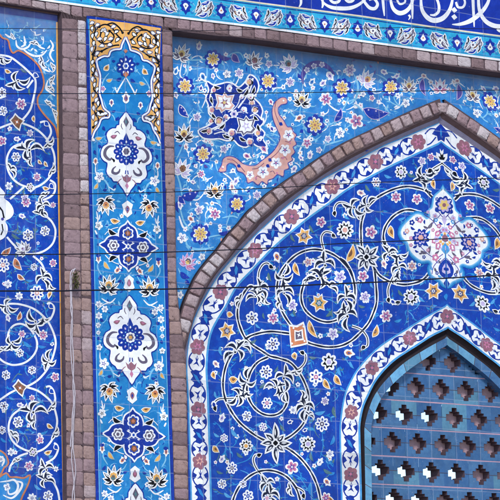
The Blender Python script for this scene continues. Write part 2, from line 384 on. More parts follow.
def vine(s, pts, w=3.9, core=1.7, mat='white', lay=2.0):
    GC[0] += 1; l = lay + (GC[0] % 7) * .06; q = spline(pts, k=7)
    ph = R.random() * 6; vw = [w * (1 + .07 * math.sin(ph + i * .7) + .05 * math.sin(i * 1.9)) for i in range(len(q))]
    s.ribbon(q, vw, mat, l)
    if core: s.ribbon(q, [core * (1 + .16 * math.sin(ph + i * .9)) for i in range(len(q))], 'navy', l + .45)
def hook(s, pts, w=3.0, core=.9, lay=2.2):
    q = spline(pts, k=7); n = len(q); GC[0] += 1; l = lay + .1 + (GC[0] % 7) * .06
    s.ribbon(q, w, 'white', l)
    if core: s.ribbon(q, core, 'black', l + .45)
    leaf(s, pts[-1], 5.5, 3.6, math.atan2(pts[-1][1] - pts[-2][1], pts[-1][0] - pts[-2][0]), 'black', edge='white', lay=l + .9)

def pip(p, poly):
    r = False; n = len(poly)
    for i in range(n):
        a, b = poly[i - 1], poly[i]
        if (a[1] > p[1]) != (b[1] > p[1]) and p[0] < (b[0] - a[0]) * (p[1] - a[1]) / (b[1] - a[1]) + a[0]: r = not r
    return r
def sprigs(s, region, n, mats, size=(9, 17), w=.9, lay=.35, flw=None):
    """fine leafy tendrils painted over the ground of a panel, under its flowers"""
    xs = [p[0] for p in region]; ys = [p[1] for p in region]; k = 0; tries = 0; used = []
    while k < n and tries < n * 40:
        tries += 1
        x, y = R.uniform(min(xs), max(xs)), R.uniform(min(ys), max(ys))
        if any((x - u) ** 2 + (y - v) ** 2 < 34 for u, v in used): continue
        l = R.uniform(*size); a = R.uniform(0, 6.28); cv = R.choice((-1, 1)) * R.uniform(.25, .9)
        pts = [(x + l * t * math.cos(a + cv * t), y + l * t * math.sin(a + cv * t)) for t in (-.5, -.2, .1, .35, .5)]
        if not all(pip(p, region) for p in pts + [(x + l * .7 * math.cos(a + q), y + l * .7 * math.sin(a + q)) for q in (0, 1.57, 3.14, 4.7)]): continue
        used.append((x, y)); k += 1; m = R.choice(mats); q = spline(pts, k=4); g = lay + .04 * (k % 9)
        s.ribbon(q, [w * (.35 + .8 * math.sin(math.pi * (i + .5) / len(q))) for i in range(len(q))], m, g)
        for j in range(R.choice((2, 3, 4))):
            i = R.randrange(1, len(q) - 1); d = math.atan2(q[i + 1][1] - q[i - 1][1], q[i + 1][0] - q[i - 1][0]) + R.choice((-1, 1)) * R.uniform(.5, 1); ll = R.uniform(3, 5.5)
            s.poly(loc((q[i][0] + ll * .5 * math.cos(d), q[i][1] + ll * .5 * math.sin(d)), leafpts(ll, ll * R.uniform(.26, .42), R.uniform(-.2, .2)), d), R.choice(mats), g + .4 + .03 * j)
        if flw and R.random() < flw:
            e = q[-1]; s.poly(polar(e, R.uniform(1.8, 2.9), 5, .35, R.random()), 'white', g + .6); s.poly(disc(e, .8, 6), R.choice(('pink', 'deepl', 'orange')), g + 1.1)
# ------------------------------------------------------------------ a panel is one thing: an Empty with its field, borders, medallions and flowers
class Panel:
    def __init__(p, name, label, cat, y, at, group=None):
        p.y = y; p.root = thing(name, label, cat, W(at[0], at[1], y), group)
        WORLD[p.root] = W(at[0], at[1], y).copy()
        p.mx = None; p.clamped = ()
    def part(p, name, mirror=False, parent=None):
        s = Sheet(name, parent or p.root, p.y, p.mx if mirror else None)
        if name in p.clamped: s.clamp = p.mx
        return s
def both_halves(p, fld, items, axis_px, limit=506):
    """items: (name, function(sheet)) at px position; the mirrored copy joins the field when it lies beyond the picture"""
    for name, x, fn in items:
        s = p.part(name); fn(s)
        m = p.part(name, True) if 2 * axis_px - x < limit else fld
        fn(m)
def band_map(pairs):
    cen = [((a[0] + b[0]) / 2, (a[1] + b[1]) / 2) for a, b in pairs]
    o = spline([a for a, b in pairs], k=8); i = spline([b for a, b in pairs], k=8); c = spline(cen, k=8)
    L = [0]
    for a, b in zip(c, c[1:]): L.append(L[-1] + math.hypot(b[0] - a[0], b[1] - a[1]))
    def at(s, t):
        s = max(0, min(L[-1], s)); k = 0
        while k < len(L) - 2 and L[k + 1] < s: k += 1
        f = (s - L[k]) / ((L[k + 1] - L[k]) or 1)
        A = [o[k][d] + (o[k + 1][d] - o[k][d]) * f for d in (0, 1)]; B = [i[k][d] + (i[k + 1][d] - i[k][d]) * f for d in (0, 1)]
        h = (t + 1) / 2
        return (A[0] + (B[0] - A[0]) * h, A[1] + (B[1] - A[1]) * h)
    def where(p):
        return L[min(range(len(c)), key=lambda k: math.hypot(c[k][0] - p[0], c[k][1] - p[1]))]
    return at, where, o, i, L[-1]
def arabesque_band(pnl, name, pairs, ros, r, mirrors):
    at, where, o, i, T = band_map(pairs)
    for mir in mirrors:
        s = pnl.part(name, mir)
        n = len(o)
        for k in range(n - 1): s.poly([o[k], o[k + 1], i[k + 1], i[k]], 'white', 1)
        s.ribbon([at(T * k / 90, -.97) for k in range(91)], 1.6, 'stripe', 1.6); s.ribbon([at(T * k / 90, 1.0) for k in range(91)], 2.0, 'stripe', 1.6)
        S = [where(q) for q in ros]
        def sm(pts): return [at(a, t) for a, t in pts]
        for a0, a1 in zip(S, S[1:]):
            d = a1 - a0; f = lambda a, t: (a0 + d * a, t)
            j = R.uniform(-.03, .03)
            s.poly(sm([f(.36 + j, .05), f(.37, -.42), f(.43, -.30), f(.47, -.62), f(.53, -.36), f(.60, -.60), f(.635, -.1), f(.62, .30), f(.57, .28), f(.53, .62), f(.47, .34), f(.40, .60)]), 'deepl', 2.4)
            s.poly(sm([f(.41, .30), f(.47, -.1), f(.57, -.34), f(.54, .02), f(.47, .22)]), 'turq', 3.2)
            for g in (1, -1):
                s.ribbon(spline(sm([f(.10, .50 * g), f(.17, .72 * g), f(.27, .76 * g), f(.36, .55 * g), f(.40, .2 * g)])), 1.25, 'deepl', 2 + .1 * g)
                s.ribbon(spline(sm([f(.90, .50 * g), f(.83, .72 * g), f(.73, .76 * g), f(.64, .55 * g), f(.60, .2 * g)])), 1.25, 'deepl', 2 + .1 * g)
                s.poly(sm([f(.17, .78 * g), f(.22, .34 * g), f(.27, .50 * g), f(.31, .80 * g)]), 'deepl', 2.7); s.poly(sm([f(.83, .78 * g), f(.78, .34 * g), f(.73, .50 * g), f(.69, .80 * g)]), 'deepl', 2.7)
            for q in (.235, .765):
                e = 1 if q < .5 else -1
                s.poly(sm([f(q - .07 * e, -.16), f(q, -.03), f(q + .055 * e, -.34), f(q + .035 * e, 0), f(q + .075 * e, .30), f(q, .08), f(q - .07 * e, .2), f(q - .03 * e, .02)]), 'deepl', 2.55)
            s.ribbon(sm([f(.14, .05), f(.2, .0), f(.26, .02)]), .7, 'deepl', 2.9); s.ribbon(sm([f(.86, .05), f(.8, .0), f(.74, .02)]), .7, 'deepl', 2.9)
        for k, q in enumerate(ros):
            if mir and q[0] > 440: continue
            if mir and 890 - q[0] > 560: t = s
            else: t = pnl.part('rosette', mir); t.sub_of = s
            c = at(where(q), 0)
            t.poly(polar(c, r, 6, .22, .4 + k, .8), 'mauve', 4.4)
            t.poly(spiky(c, 6, r * .62, r * .25, .4 + k), 'salmon' if k % 3 == 2 else 'pink', 5.2) if k % 2 == 0 else t.poly(spiky(c, 4, r * .55, r * .2, .9), 'grey', 5.2)
            t.poly(disc(c, r * .2, 8), 'mauve' if k % 2 == 0 else 'pink', 6)
def sym(pts, y, mx):
    q = [W(p[0], p[1], y) for p in pts]
    return q + [Vector((2 * mx - p.x, p.y, p.z)) for p in q[::-1]]
def poly_world(s, q, mat, back=None):
    tr = tessellate_polygon([[Vector((p.x, p.z, 0)) for p in q]])
    fs = []
    for t in tr:
        n = (q[t[1]] - q[t[0]]).cross(q[t[2]] - q[t[0]]); fs.append(list(t) if n.y < 0 else list(t)[::-1])
    s.raw(q, fs, mat)
    if back is not None:
        n = len(q); r = [Vector((p.x, back, p.z)) for p in q]
        s.raw(list(q) + r, [[i, (i + 1) % n, n + (i + 1) % n, n + i] for i in range(n)], mat)
YF, YL, YS, YR, YT, YW, YG = 0.0, .05, .12, .09, .14, .155, .20
BOT = 575
# ================================================================== narrow upright panel
NP = Panel('narrow_tile_panel', 'narrow upright turquoise tile panel with white medallions and a gold arabesque top', 'tile panel', YF, (128, BOT))
AXT = [(15, 125), (35, 125.6), (151, 126.3), (246, 128.2), (337, 130.4), (435, 133.6), (520, 136.6), (580, 138.8)]
XLT = [(17, 87), (110, 89), (210, 91), (320, 93.5), (400, 95), (490, 97.2), (580, 99.2)]
XRT = [(27, 160.5), (110, 161.8), (210, 164.6), (310, 167), (410, 170), (490, 172.6), (580, 175)]
SHT = [(15, .135), (60, .11), (151, .072), (246, .065), (337, .055), (435, .05), (560, .04)]
def N(u, y): return (lerp(AXT, y) + u, y + lerp(SHT, y) * u)
def NL(pts): return [N(u, y) for u, y in pts]
def HALF(fn):
    for g in (-1, 1): fn(g)
def build_narrow():
    P = NP; f = P.part('field')
    edge = [(lerp(XLT, y), y) for y in [17] + list(range(40, BOT + 1, 40))] + [(lerp(XRT, BOT), BOT + 3)] + [(lerp(XRT, y), y) for y in list(range(BOT - 15, 40, -40)) + [27.5]]
    f.slab(edge, 'mid', YF, YF + .04)
    b = P.part('border'); b.ribbon(edge[:1] + edge[1:] , 3.0, 'deepl', 2.2, closed=True)
    iw = [(p[0] + (2.1 if p[0] < 130 else -2.1), p[1] + (2.2 if p[1] < 30 else 0)) for p in edge]
    b.ribbon(iw, .6, 'pale', 2.4, closed=True)
    # gold corners
    half = [(0, 37), (3.6, 45), (5, 49.5), (10, 50.5), (15, 53), (17, 58), (21.5, 58.6), (26, 61), (29, 64), (28, 70), (25.5, 78), (26, 88), (26.3, 96), (24.5, 102), (22.2, 110), (16.5, 114.5), (17.5, 119), (21, 119.5), (25, 121.5), (27.5, 128), (31.5, 134), (34, 141)]
    for g in (-1, 1):
        s = P.part('gold_corner')
        pts = NL([(g * u, y) for u, y in half])
        ex = (lambda y: lerp(XLT, y) + 2) if g < 0 else (lambda y: lerp(XRT, y) - 2)
        out = [(ex(pts[-1][1]), pts[-1][1] + 3), (ex(80), 80), N(g * 35.5, 23.5), N(0, 22.5)]
        s.poly(pts + out, 'gold', 2.5)
        s.ribbon(spline(pts, k=3), 3.0, 'deepl', 4.1); s.ribbon(spline(pts, k=3), 1.6, 'white', 4.4)
        sc = [[(4, 40), (9, 36), (14, 29), (20, 27), (26, 30)], [(26, 30), (31, 36), (28, 43), (22, 46), (15, 44), (12, 38), (16, 33)], [(33, 26), (30, 33), (33, 42), (30, 50), (33, 58)], [(6, 46), (12, 47), (18, 50), (24, 54)], [(24, 54), (30, 55), (33, 62), (30, 70), (33, 78)], [(33, 78), (29, 84), (32, 92), (28, 98), (33, 106)], [(28, 98), (26, 106), (30, 112), (22, 115)], [(33, 106), (31, 116), (28, 122), (33, 130)], [(18, 27), (12, 25), (6, 28), (3, 33)], [(22, 46), (25, 40), (24, 34)], [(31, 116), (25, 113), (20, 117)], [(32, 60), (29, 59), (26, 62)]]
        for k, c in enumerate(sc):
            s.ribbon(spline(NL([(g * u + R.uniform(-.4, .4), y + R.uniform(-.4, .4)) for u, y in c])), 1.45, 'black', 3.2 + .12 * (k % 5))
            e = N(g * c[-1][0], c[-1][1]); s.poly(disc(e, 1.5, 7), 'black', 3.15)
        for k, (u, y, a) in enumerate([(9, 33, .6), (20, 33, 2), (29, 38, 1.2), (24, 49, .1), (31.5, 47, 1.5), (15, 41, .3), (33, 66, 1.2), (29, 77, 2), (31, 88, 1.4), (29.5, 103, 1), (24, 117, .3), (32, 111, 1.6), (30, 126, 1), (28, 29, .5), (33, 33, 1.5), (33.4, 53, 1.4), (27, 116, 2.2), (32.4, 98, 1.3), (20, 41.5, 1), (12, 28.5, .4), (18.5, 36.5, .9), (26, 42.5, .3), (32.8, 40, 1.4), (28.5, 57, .8), (32.5, 73, 1.7), (33, 82.5, 1.5), (28.6, 92.5, 1.2), (21, 115.8, .2), (27.5, 106, 1.5), (32.6, 120, 1.5), (8, 41, .7), (16, 47, .2), (23, 33.5, .6), (33.4, 27.5, .4)]):
            c = N(g * u, y); leaf(s, c, 5.2, 2.7, a if g > 0 else math.pi - a, 'white', edge='grey' if k % 2 else 'black', lay=3.9 + .1 * (k % 4))
    # inside the pointed cartouche
    s = P.part('rosette')
    c = N(0, 66); s.poly(polar(c, 10.5, 9, .22, -1.57), 'deepl', 3)
    for k in range(9):
        a = -1.57 + k * 2 * math.pi / 9
        s.poly(loc((c[0] + 6.6 * math.cos(a), c[1] + 6.6 * math.sin(a)), leafpts(3.2, 1.7, 0), a), 'white', 4)
    s.poly(polar(c, 3.4, 6, .2), 'white', 4); s.poly(disc(c, 1.8), 'deep', 4.8)
    for cc, rr in ((N(0, 74.5), 3.1), (N(0, 51), 2.2)): s.poly(loc(cc, [(rr, 0), (0, rr), (-rr, 0), (0, -rr)]), 'orange', 5.5)
    for g in (-1, 1):
        stem(f, NL([(0, 77), (g * 4, 84), (g * 8, 91), (g * 9, 94)]), 1.3, 'white'); stem(f, NL([(g * 9, 94), (g * 6, 87)]), 1, 'white'); stem(f, NL([(g * 9, 94), (g * 11, 88)]), 1, 'white')
        leaf(f, N(g * 19.5, 69.5), 6.5, 4.4, g * .8, 'gold', 'white', core='brown'); leaf(f, N(g * 16.5, 81.5), 6, 3, g * .3, 'gold', 'pale')
        stem(f, NL([(g * 25, 92), (g * 22, 82), (g * 17, 75)]), 1, 'pale'); stem(f, NL([(g * 24, 84), (g * 26, 89), (g * 23, 95)]), 2, 'white'); stem(f, NL([(g * 26, 97), (g * 23, 103), (g * 17, 117)]), 1.4, 'pale')
        leaf(f, N(g * 7, 79.5), 6, 3.4, g * .5, 'deepl', None); leaf(f, N(g * 12, 62), 4, 2.6, 0, 'deepl', None); leaf(f, N(g * 11, 70), 4.5, 2, g * 2.2, 'pale', None)
        bud(f, N(g * 14.5, 104), 4.2, 1.57, 'mauve'); fl_star(f, N(g * 23, 91), 3.2, 5, 'pink')
        leaf(f, N(g * 9, 119), 5.5, 3, g * .7, 'deepl', None); leaf(f, N(g * 12.5, 112), 4.5, 2.4, g * .3, 'deepl', None)
    bud(P.part('bud'), N(0, 98), 6.5, -1.57, 'mauve')
    sprigs(f, NL([(-27, 64), (-20, 60), (0, 42), (20, 60), (27, 64), (24, 84), (24, 100), (-24, 100), (-24, 84)]), 9, ('stripe', 'turq', 'pale'), (7, 12), .8)
    for yc in (206, 246, 290, 395, 437, 480): sprigs(f, NL([(-34, yc - 26), (34, yc - 26), (34, yc + 26), (-34, yc + 26)]), 20, ('stripe', 'pale', 'turq', 'deepl'), (6, 11), .8, flw=.12)
    for yc in (151, 337, 530):
        for g in (-1, 1): sprigs(f, NL([(g * 16, yc - 40), (g * 34.5, yc - 30 if yc > 200 else yc - 6), (g * 34.5, yc + 44), (g * 12, yc + 44)]), 10, ('stripe', 'pale', 'turq', 'deepl'), (6, 10), .8)
    # medallion
    MH = [(0, -40), (3.4, -36), (6.6, -31.5), (7, -26.5), (9.5, -25.5), (10.5, -22.5), (14, -22.2), (18.4, -19), (20.2, -14.5), (18.6, -9), (19.5, -5.6), (23.6, -3), (26.2, 3), (25.8, 8.5), (22.6, 12), (19.8, 13.4), (19.8, 17), (20.8, 22.5), (18.6, 27), (15.4, 29), (13.6, 32), (9.2, 32), (7.2, 35.5), (3.6, 40), (0, 46)]
    def medallion(yc, q, core):
        s = P.part('medallion')
        def M(pts): return [N(u * q, yc + v * q) for u, v in pts]
        o = M(MH + [(-u, v) for u, v in MH[::-1][1:-1]])
        o = spline(o, True, 2)
        s.poly(grow(o, 1.1), 'deepl', 3); s.poly(o, 'white', 3.8)
        ro = P.part('rosette'); ro.sub_of = s
        for rr, m, lay in ((14.2 * q, 'deepl', 4.6),): ro.poly(polar(N(0, yc + .5), rr, 12, .16, -1.57, .8), m, lay)
        ro.poly(M([(0, -19), (3, -12), (-3, -12)]), 'deepl', 4.75)
        for k in range(12):
            a = -1.57 + k * math.pi / 6; c = N(0, yc + .5)
            ro.poly(loc((c[0] + 10.1 * q * math.cos(a), c[1] + 10.1 * q * math.sin(a)), leafpts(2.9, 1.8, 0), a), 'lav' if k % 2 else 'white', 5.4)
            a += math.pi / 12
            ro.poly(disc((c[0] + 7.2 * q * math.cos(a) * SX, c[1] + 7.2 * q * math.sin(a)), .75, 6), 'pale', 5.4)
        ro.poly(polar(N(0, yc + .5), 5.4 * q, 8, .16), 'white', 5.9); ro.poly(polar(N(0, yc + .5), 3.5 * q, 6, .2), 'grey', 6.7); ro.poly(disc(N(0, yc + .5), 1.9), core, 7.4)
        s.poly(M([(0, -36), (2.9, -30), (0, -24.5), (-2.9, -30)]), 'grey', 4.6); s.poly(M([(0, -33), (1.4, -30), (0, -27.5), (-1.4, -30)]), 'green', 5.3)
        s.poly(M([(-5.5, 24.5), (-3, 27), (0, 24), (3, 27), (5.5, 24.5), (3.6, 30.5), (0, 33), (-3.6, 30.5)]), 'mauve', 4.6); s.poly(M([(0, 32), (1.8, 36), (0, 39.5), (-1.8, 36)]), 'pink', 5.2)
        for g in (-1, 1):
            w = [1.0, 2.2, 3.0, 3.2, 2.8, 2.2, 1.2]
            def vr(pts, ws, m, lay):
                sp = spline(M([(g * u, v) for u, v in pts]), k=5); n = len(sp)
                s.ribbon(sp, [lerp([(i / (len(ws) - 1), x) for i, x in enumerate(ws)], k / (n - 1)) for k in range(n)], m, lay)
            vr([(12.5, -3.8), (17.5, -3.4), (21.4, .5), (22.2, 5.5), (19.6, 9), (16.8, 10), (15, 7.8)], w, 'grey', 4.7)
            vr([(14.8, 9), (13, 10.6), (13, 12.4)], [1, 2.2, 1], 'black', 5.2)
            vr([(7, 19), (8, 22), (11, 24), (14.5, 23), (14, 19.5), (11, 16.5)], [1, 2, 2.6, 2.8, 1.8, .8], 'grey', 4.7)
            vr([(1, 20), (1.5, 24)], [1, 1], 'deepl', 4.7); vr([(5.5, 29), (8, 31), (10, 35)], [.6, .9, .6], 'mauve', 4.7)
            leaf(s, N(g * 12.8 * q, yc - 14.6 * q), 7.5, 4, g * .25, 'mauve', None, lay=4.7, core='pink')
            vr([(6.5, -17), (9, -19.5), (12, -17.5)], [.5, 1, .6], 'grey', 4.8)
            vr([(3.5, -22), (5, -25), (4.6, -28)], [.5, .9, .5], 'grey', 4.85)
    medallion(151, .97, 'grey'); medallion(337, 1.03, 'gold'); medallion(526, 1.06, 'grey')
    # quatrefoil
    def quatre(yc, q):
        s = P.part('quatrefoil')
        def M(pts): return [N(u * q, yc + v * q) for u, v in pts]
        top = [(-3, -4.5), (-8.5, -7.5), (-9.2, -13), (-7.4, -18.4), (-4, -21), (-1.6, -22.6), (0, -25), (1.6, -22.6), (4, -21), (7.4, -18.4), (9.2, -13), (8.5, -7.5), (3, -4.5)]
        side = [(-4, -2.5), (-8.5, -8.8), (-13.5, -10.2), (-19, -8.6), (-21.6, -6.4), (-24, -3), (-29, 0), (-24, 3), (-21.6, 6.4), (-19, 8.6), (-13.5, 10.2), (-8.5, 8.8), (-4, 2.5)]
        for k, pts in enumerate((top, [(u, -v * .98) for u, v in top[::-1]], side, [(-u, v) for u, v in side[::-1]])):
            o = spline(M(pts), True, 2)
            s.poly(grow(o, 1.5), 'white', 3 + .15 * k); s.poly(o, 'deepl', 4 + .15 * k)
        s.poly(disc(N(0, yc), 6.0 * q), 'deepl', 4.9)
        for k, (u, v) in enumerate(((0, -13.5), (0, 13.2), (-15.2, 0), (15.2, 0))):
            c = N(u * q, yc + v * q); a = (-1.57, 1.57, 3.14, 0)[k]
            fo = P.part('flower'); fo.sub_of = s
            fo.poly(polar(c, 6.6 * q, 6, .25, a, .8), 'white', 5); fo.poly(polar(c, 4.9 * q, 6, .25, a, .8), 'grey' if k > 1 else 'deep', 5.7); fo.poly(polar(c, 3.4 * q, 5, .2, a), 'white' if k > 1 else 'brown', 6.4); fo.poly(disc(c, 1.7 * q), 'orange' if k < 2 else 'grey', 7.1)
        for a in (.6, 2.54, 3.74, 5.68):
            s.ribbon([N(2 * math.cos(a) * q, yc + 2 * math.sin(a) * q), N(7.6 * math.cos(a) * q, yc + 7 * math.sin(a) * q)], 1.1, 'white', 5.6)
        s.poly(polar(N(0, yc), 3.1 * q, 4, .35, .0), 'white', 5.8); s.poly(disc(N(0, yc), 1.3 * q), 'deep', 6.5)
        for g in (-1, 1):
            for h in (-1, 1):
                leaf(s, N(g * 15.6 * q, yc + h * 14.3 * q), 9.5, 4, (.45 * h * g if True else 0) , 'black', 'white', bend=.2 * -h, lay=3.4)
                s.ribbon(spline(M([(g * 10, h * 19), (g * 14.5, h * 17.6), (g * 20, h * 14.6), (g * 24, h * 10.5)])), .8, 'white', 3.6)
            s.poly(disc(N(g * 31 * q, yc), 1.2, 8), 'deepl', 3.4)
    quatre(246.4, .97); quatre(435, 1.03)
    # flowers around the quatrefoils
    for yc, q in ((246.4, .97), (435, 1.03)):
        for g in (-1, 1):
            lotus(P.part('lotus'), N(g * 22 * q, yc - 40.5 * q), 10.2 * q, 1.57 + g * .25, 9, 'white', 'black', 'gold', 'orange')
            lotus(P.part('lotus'), N(g * 21 * q, yc + 40.5 * q), 11 * q, -1.57 - g * .1, 9, 'white', 'black', 'gold', 'green')
            leaf(f, N(g * 13 * q, yc - 26 * q), 9, 4.4, g * -.15, 'gold', 'white', core='brown'); leaf(f, N(g * 22.5 * q, yc + 21 * q), 9, 3.6, -g * .9, 'gold', 'pale')
            fl_star(P.part('flower'), N(g * 30 * q, yc - 19.5 * q), 4.6 * q, 5, 'none', inner='black')
            stem(f, NL([(g * 31, yc - 33), (g * 30, yc - 26), (g * 30, yc - 20)]), 1.2, 'white'); stem(f, NL([(g * 24, yc - 24), (g * 27, yc - 23), (g * 30, yc - 20)]), 1.2, 'pale'); stem(f, NL([(g * 33, yc - 14), (g * 31, yc - 10)]), 1.5, 'white'); stem(f, NL([(g * 28, yc - 30), (g * 29, yc - 25), (g * 32, yc - 27)]), 1, 'white')
            bud(P.part('bud'), N(g * 31 * q, yc + 15 * q), 4.6, 1.57, 'orange'); leaf(f, N(g * 31 * q, yc + 11 * q), 5.4, 4, 0, 'deepl', None); stem(f, NL([(g * 31, yc + 19), (g * 31, yc + 24), (g * 27, yc + 31)]), 1.2, 'pale')
            bud(f, N(g * 11.5 * q, yc + 25 * q), 5, g * .8, 'orange'); leaf(f, N(g * 9 * q, yc + 22 * q), 5, 3, g * 2, 'white', 'deepl'); stem(f, NL([(g * 8, yc + 29), (g * 11, yc + 34), (g * 15, yc + 36)]), 1, 'pale')
            leaf(f, N(g * 30 * q, yc + 33 * q), 6, 3, g * .9, 'deepl', None); leaf(f, N(g * 9.5 * q, yc + 36 * q), 5, 2.6, g * .4, 'deepl', None)
            stem(f, NL([(g * 31, yc + 1), (g * 27, yc - 1)]), .9, 'white')
        for v, a in ((-38, 1.57), (37.5, -1.57)):
            s = P.part('pendant'); c = N(0, yc + v * q)
            s.poly(loc(c, [(-8, 0), (-4, 5.2), (0, 4.4), (5, 6), (8, 1.6), (9, 0), (8, -1.6), (5, -6), (0, -4.4), (-4, -5.2)], a + math.pi), 'white', 3.4)
            s.poly(loc(c, leafpts(8, 4.6, 0), a), 'mauve', 4.2); s.poly(loc(c, leafpts(4, 1.8, 0), a), 'deepl' if v < 0 else 'pink', 5)
    # chains of small flowers beside the medallions
    for g in (-1, 1):
        for yc, full in ((151, 0), (337, 1), (526, 1)):
            if full:
                for k, (u, v, r) in enumerate(((-31, -31, 3.7), (-25, -26.5, 3.7), (-31, -19.5, 3.9), (-32, -10, 3), (-32, -2.6, 2.4))): fl_star(P.part('flower'), N(-g * u, yc + v), r, 6, 'none', inner='deepl')
                stem(f, NL([(g * 20, yc - 33), (g * 26, yc - 31), (g * 33, yc - 25)]), .9, 'white'); stem(f, NL([(g * 14, yc - 38), (g * 20, yc - 33), (g * 28, yc - 37)]), 1.4, 'white'); stem(f, NL([(g * 33, yc - 24), (g * 32, yc - 6), (g * 32, yc + 2)]), .8, 'pale')
                leaf(f, N(g * 31.5, yc + 3), 4, 3, 1, 'deepl', None); leaf(f, N(g * 28, yc - 15.5), 4.5, 3, .4, 'deepl', None); fl_star(f, N(g * 31.5, yc + 12), 3.4, 5, 'none', inner='black')
            else:
                bud(P.part('bud'), N(g * 31, yc + 12.5), 4.4, 1.57, 'orange'); leaf(f, N(g * 26, yc - 3), 5, 3.2, .5, 'deepl', None); leaf(f, N(g * 27.5, yc - 11), 7, 3, g * .1, 'gold', 'pale'); leaf(f, N(g * 31, yc + 3.5), 5, 3, 1.2, 'deepl', None); stem(f, NL([(g * 18, yc - 36), (g * 13, yc - 34), (g * 11, yc - 29)]), 1, 'pale')
                leaf(f, N(g * 22, yc - 21), 5, 3, 1, 'deepl', None); leaf(f, N(g * 32.5, yc - 9), 4, 3, .6, 'white', None)
            fl_star(P.part('flower'), N(g * 27.5, yc + 28), 5.6, 5, 'none', inner='purple')
            stem(f, NL([(g * 31, yc + 17), (g * 31, yc + 23), (g * 28, yc + 28)]), 1.1, 'white'); stem(f, NL([(g * 27, yc + 29), (g * 22, yc + 31), (g * 18.5, yc + 37), (g * 18, yc + 42)]), 1.7, 'pale'); stem(f, NL([(g * 18.5, yc + 37), (g * 13, yc + 40), (g * 12, yc + 37)]), 1, 'white')
            leaf(f, N(g * 31, yc + 37), 6.5, 3, g * 1, 'gold', 'pale'); leaf(f, N(g * 12.5, yc + 36), 5, 2.8, g * .8, 'deepl', None); leaf(f, N(g * 22, yc + 40), 5, 2.6, g * .2, 'deepl', None)
build_narrow()
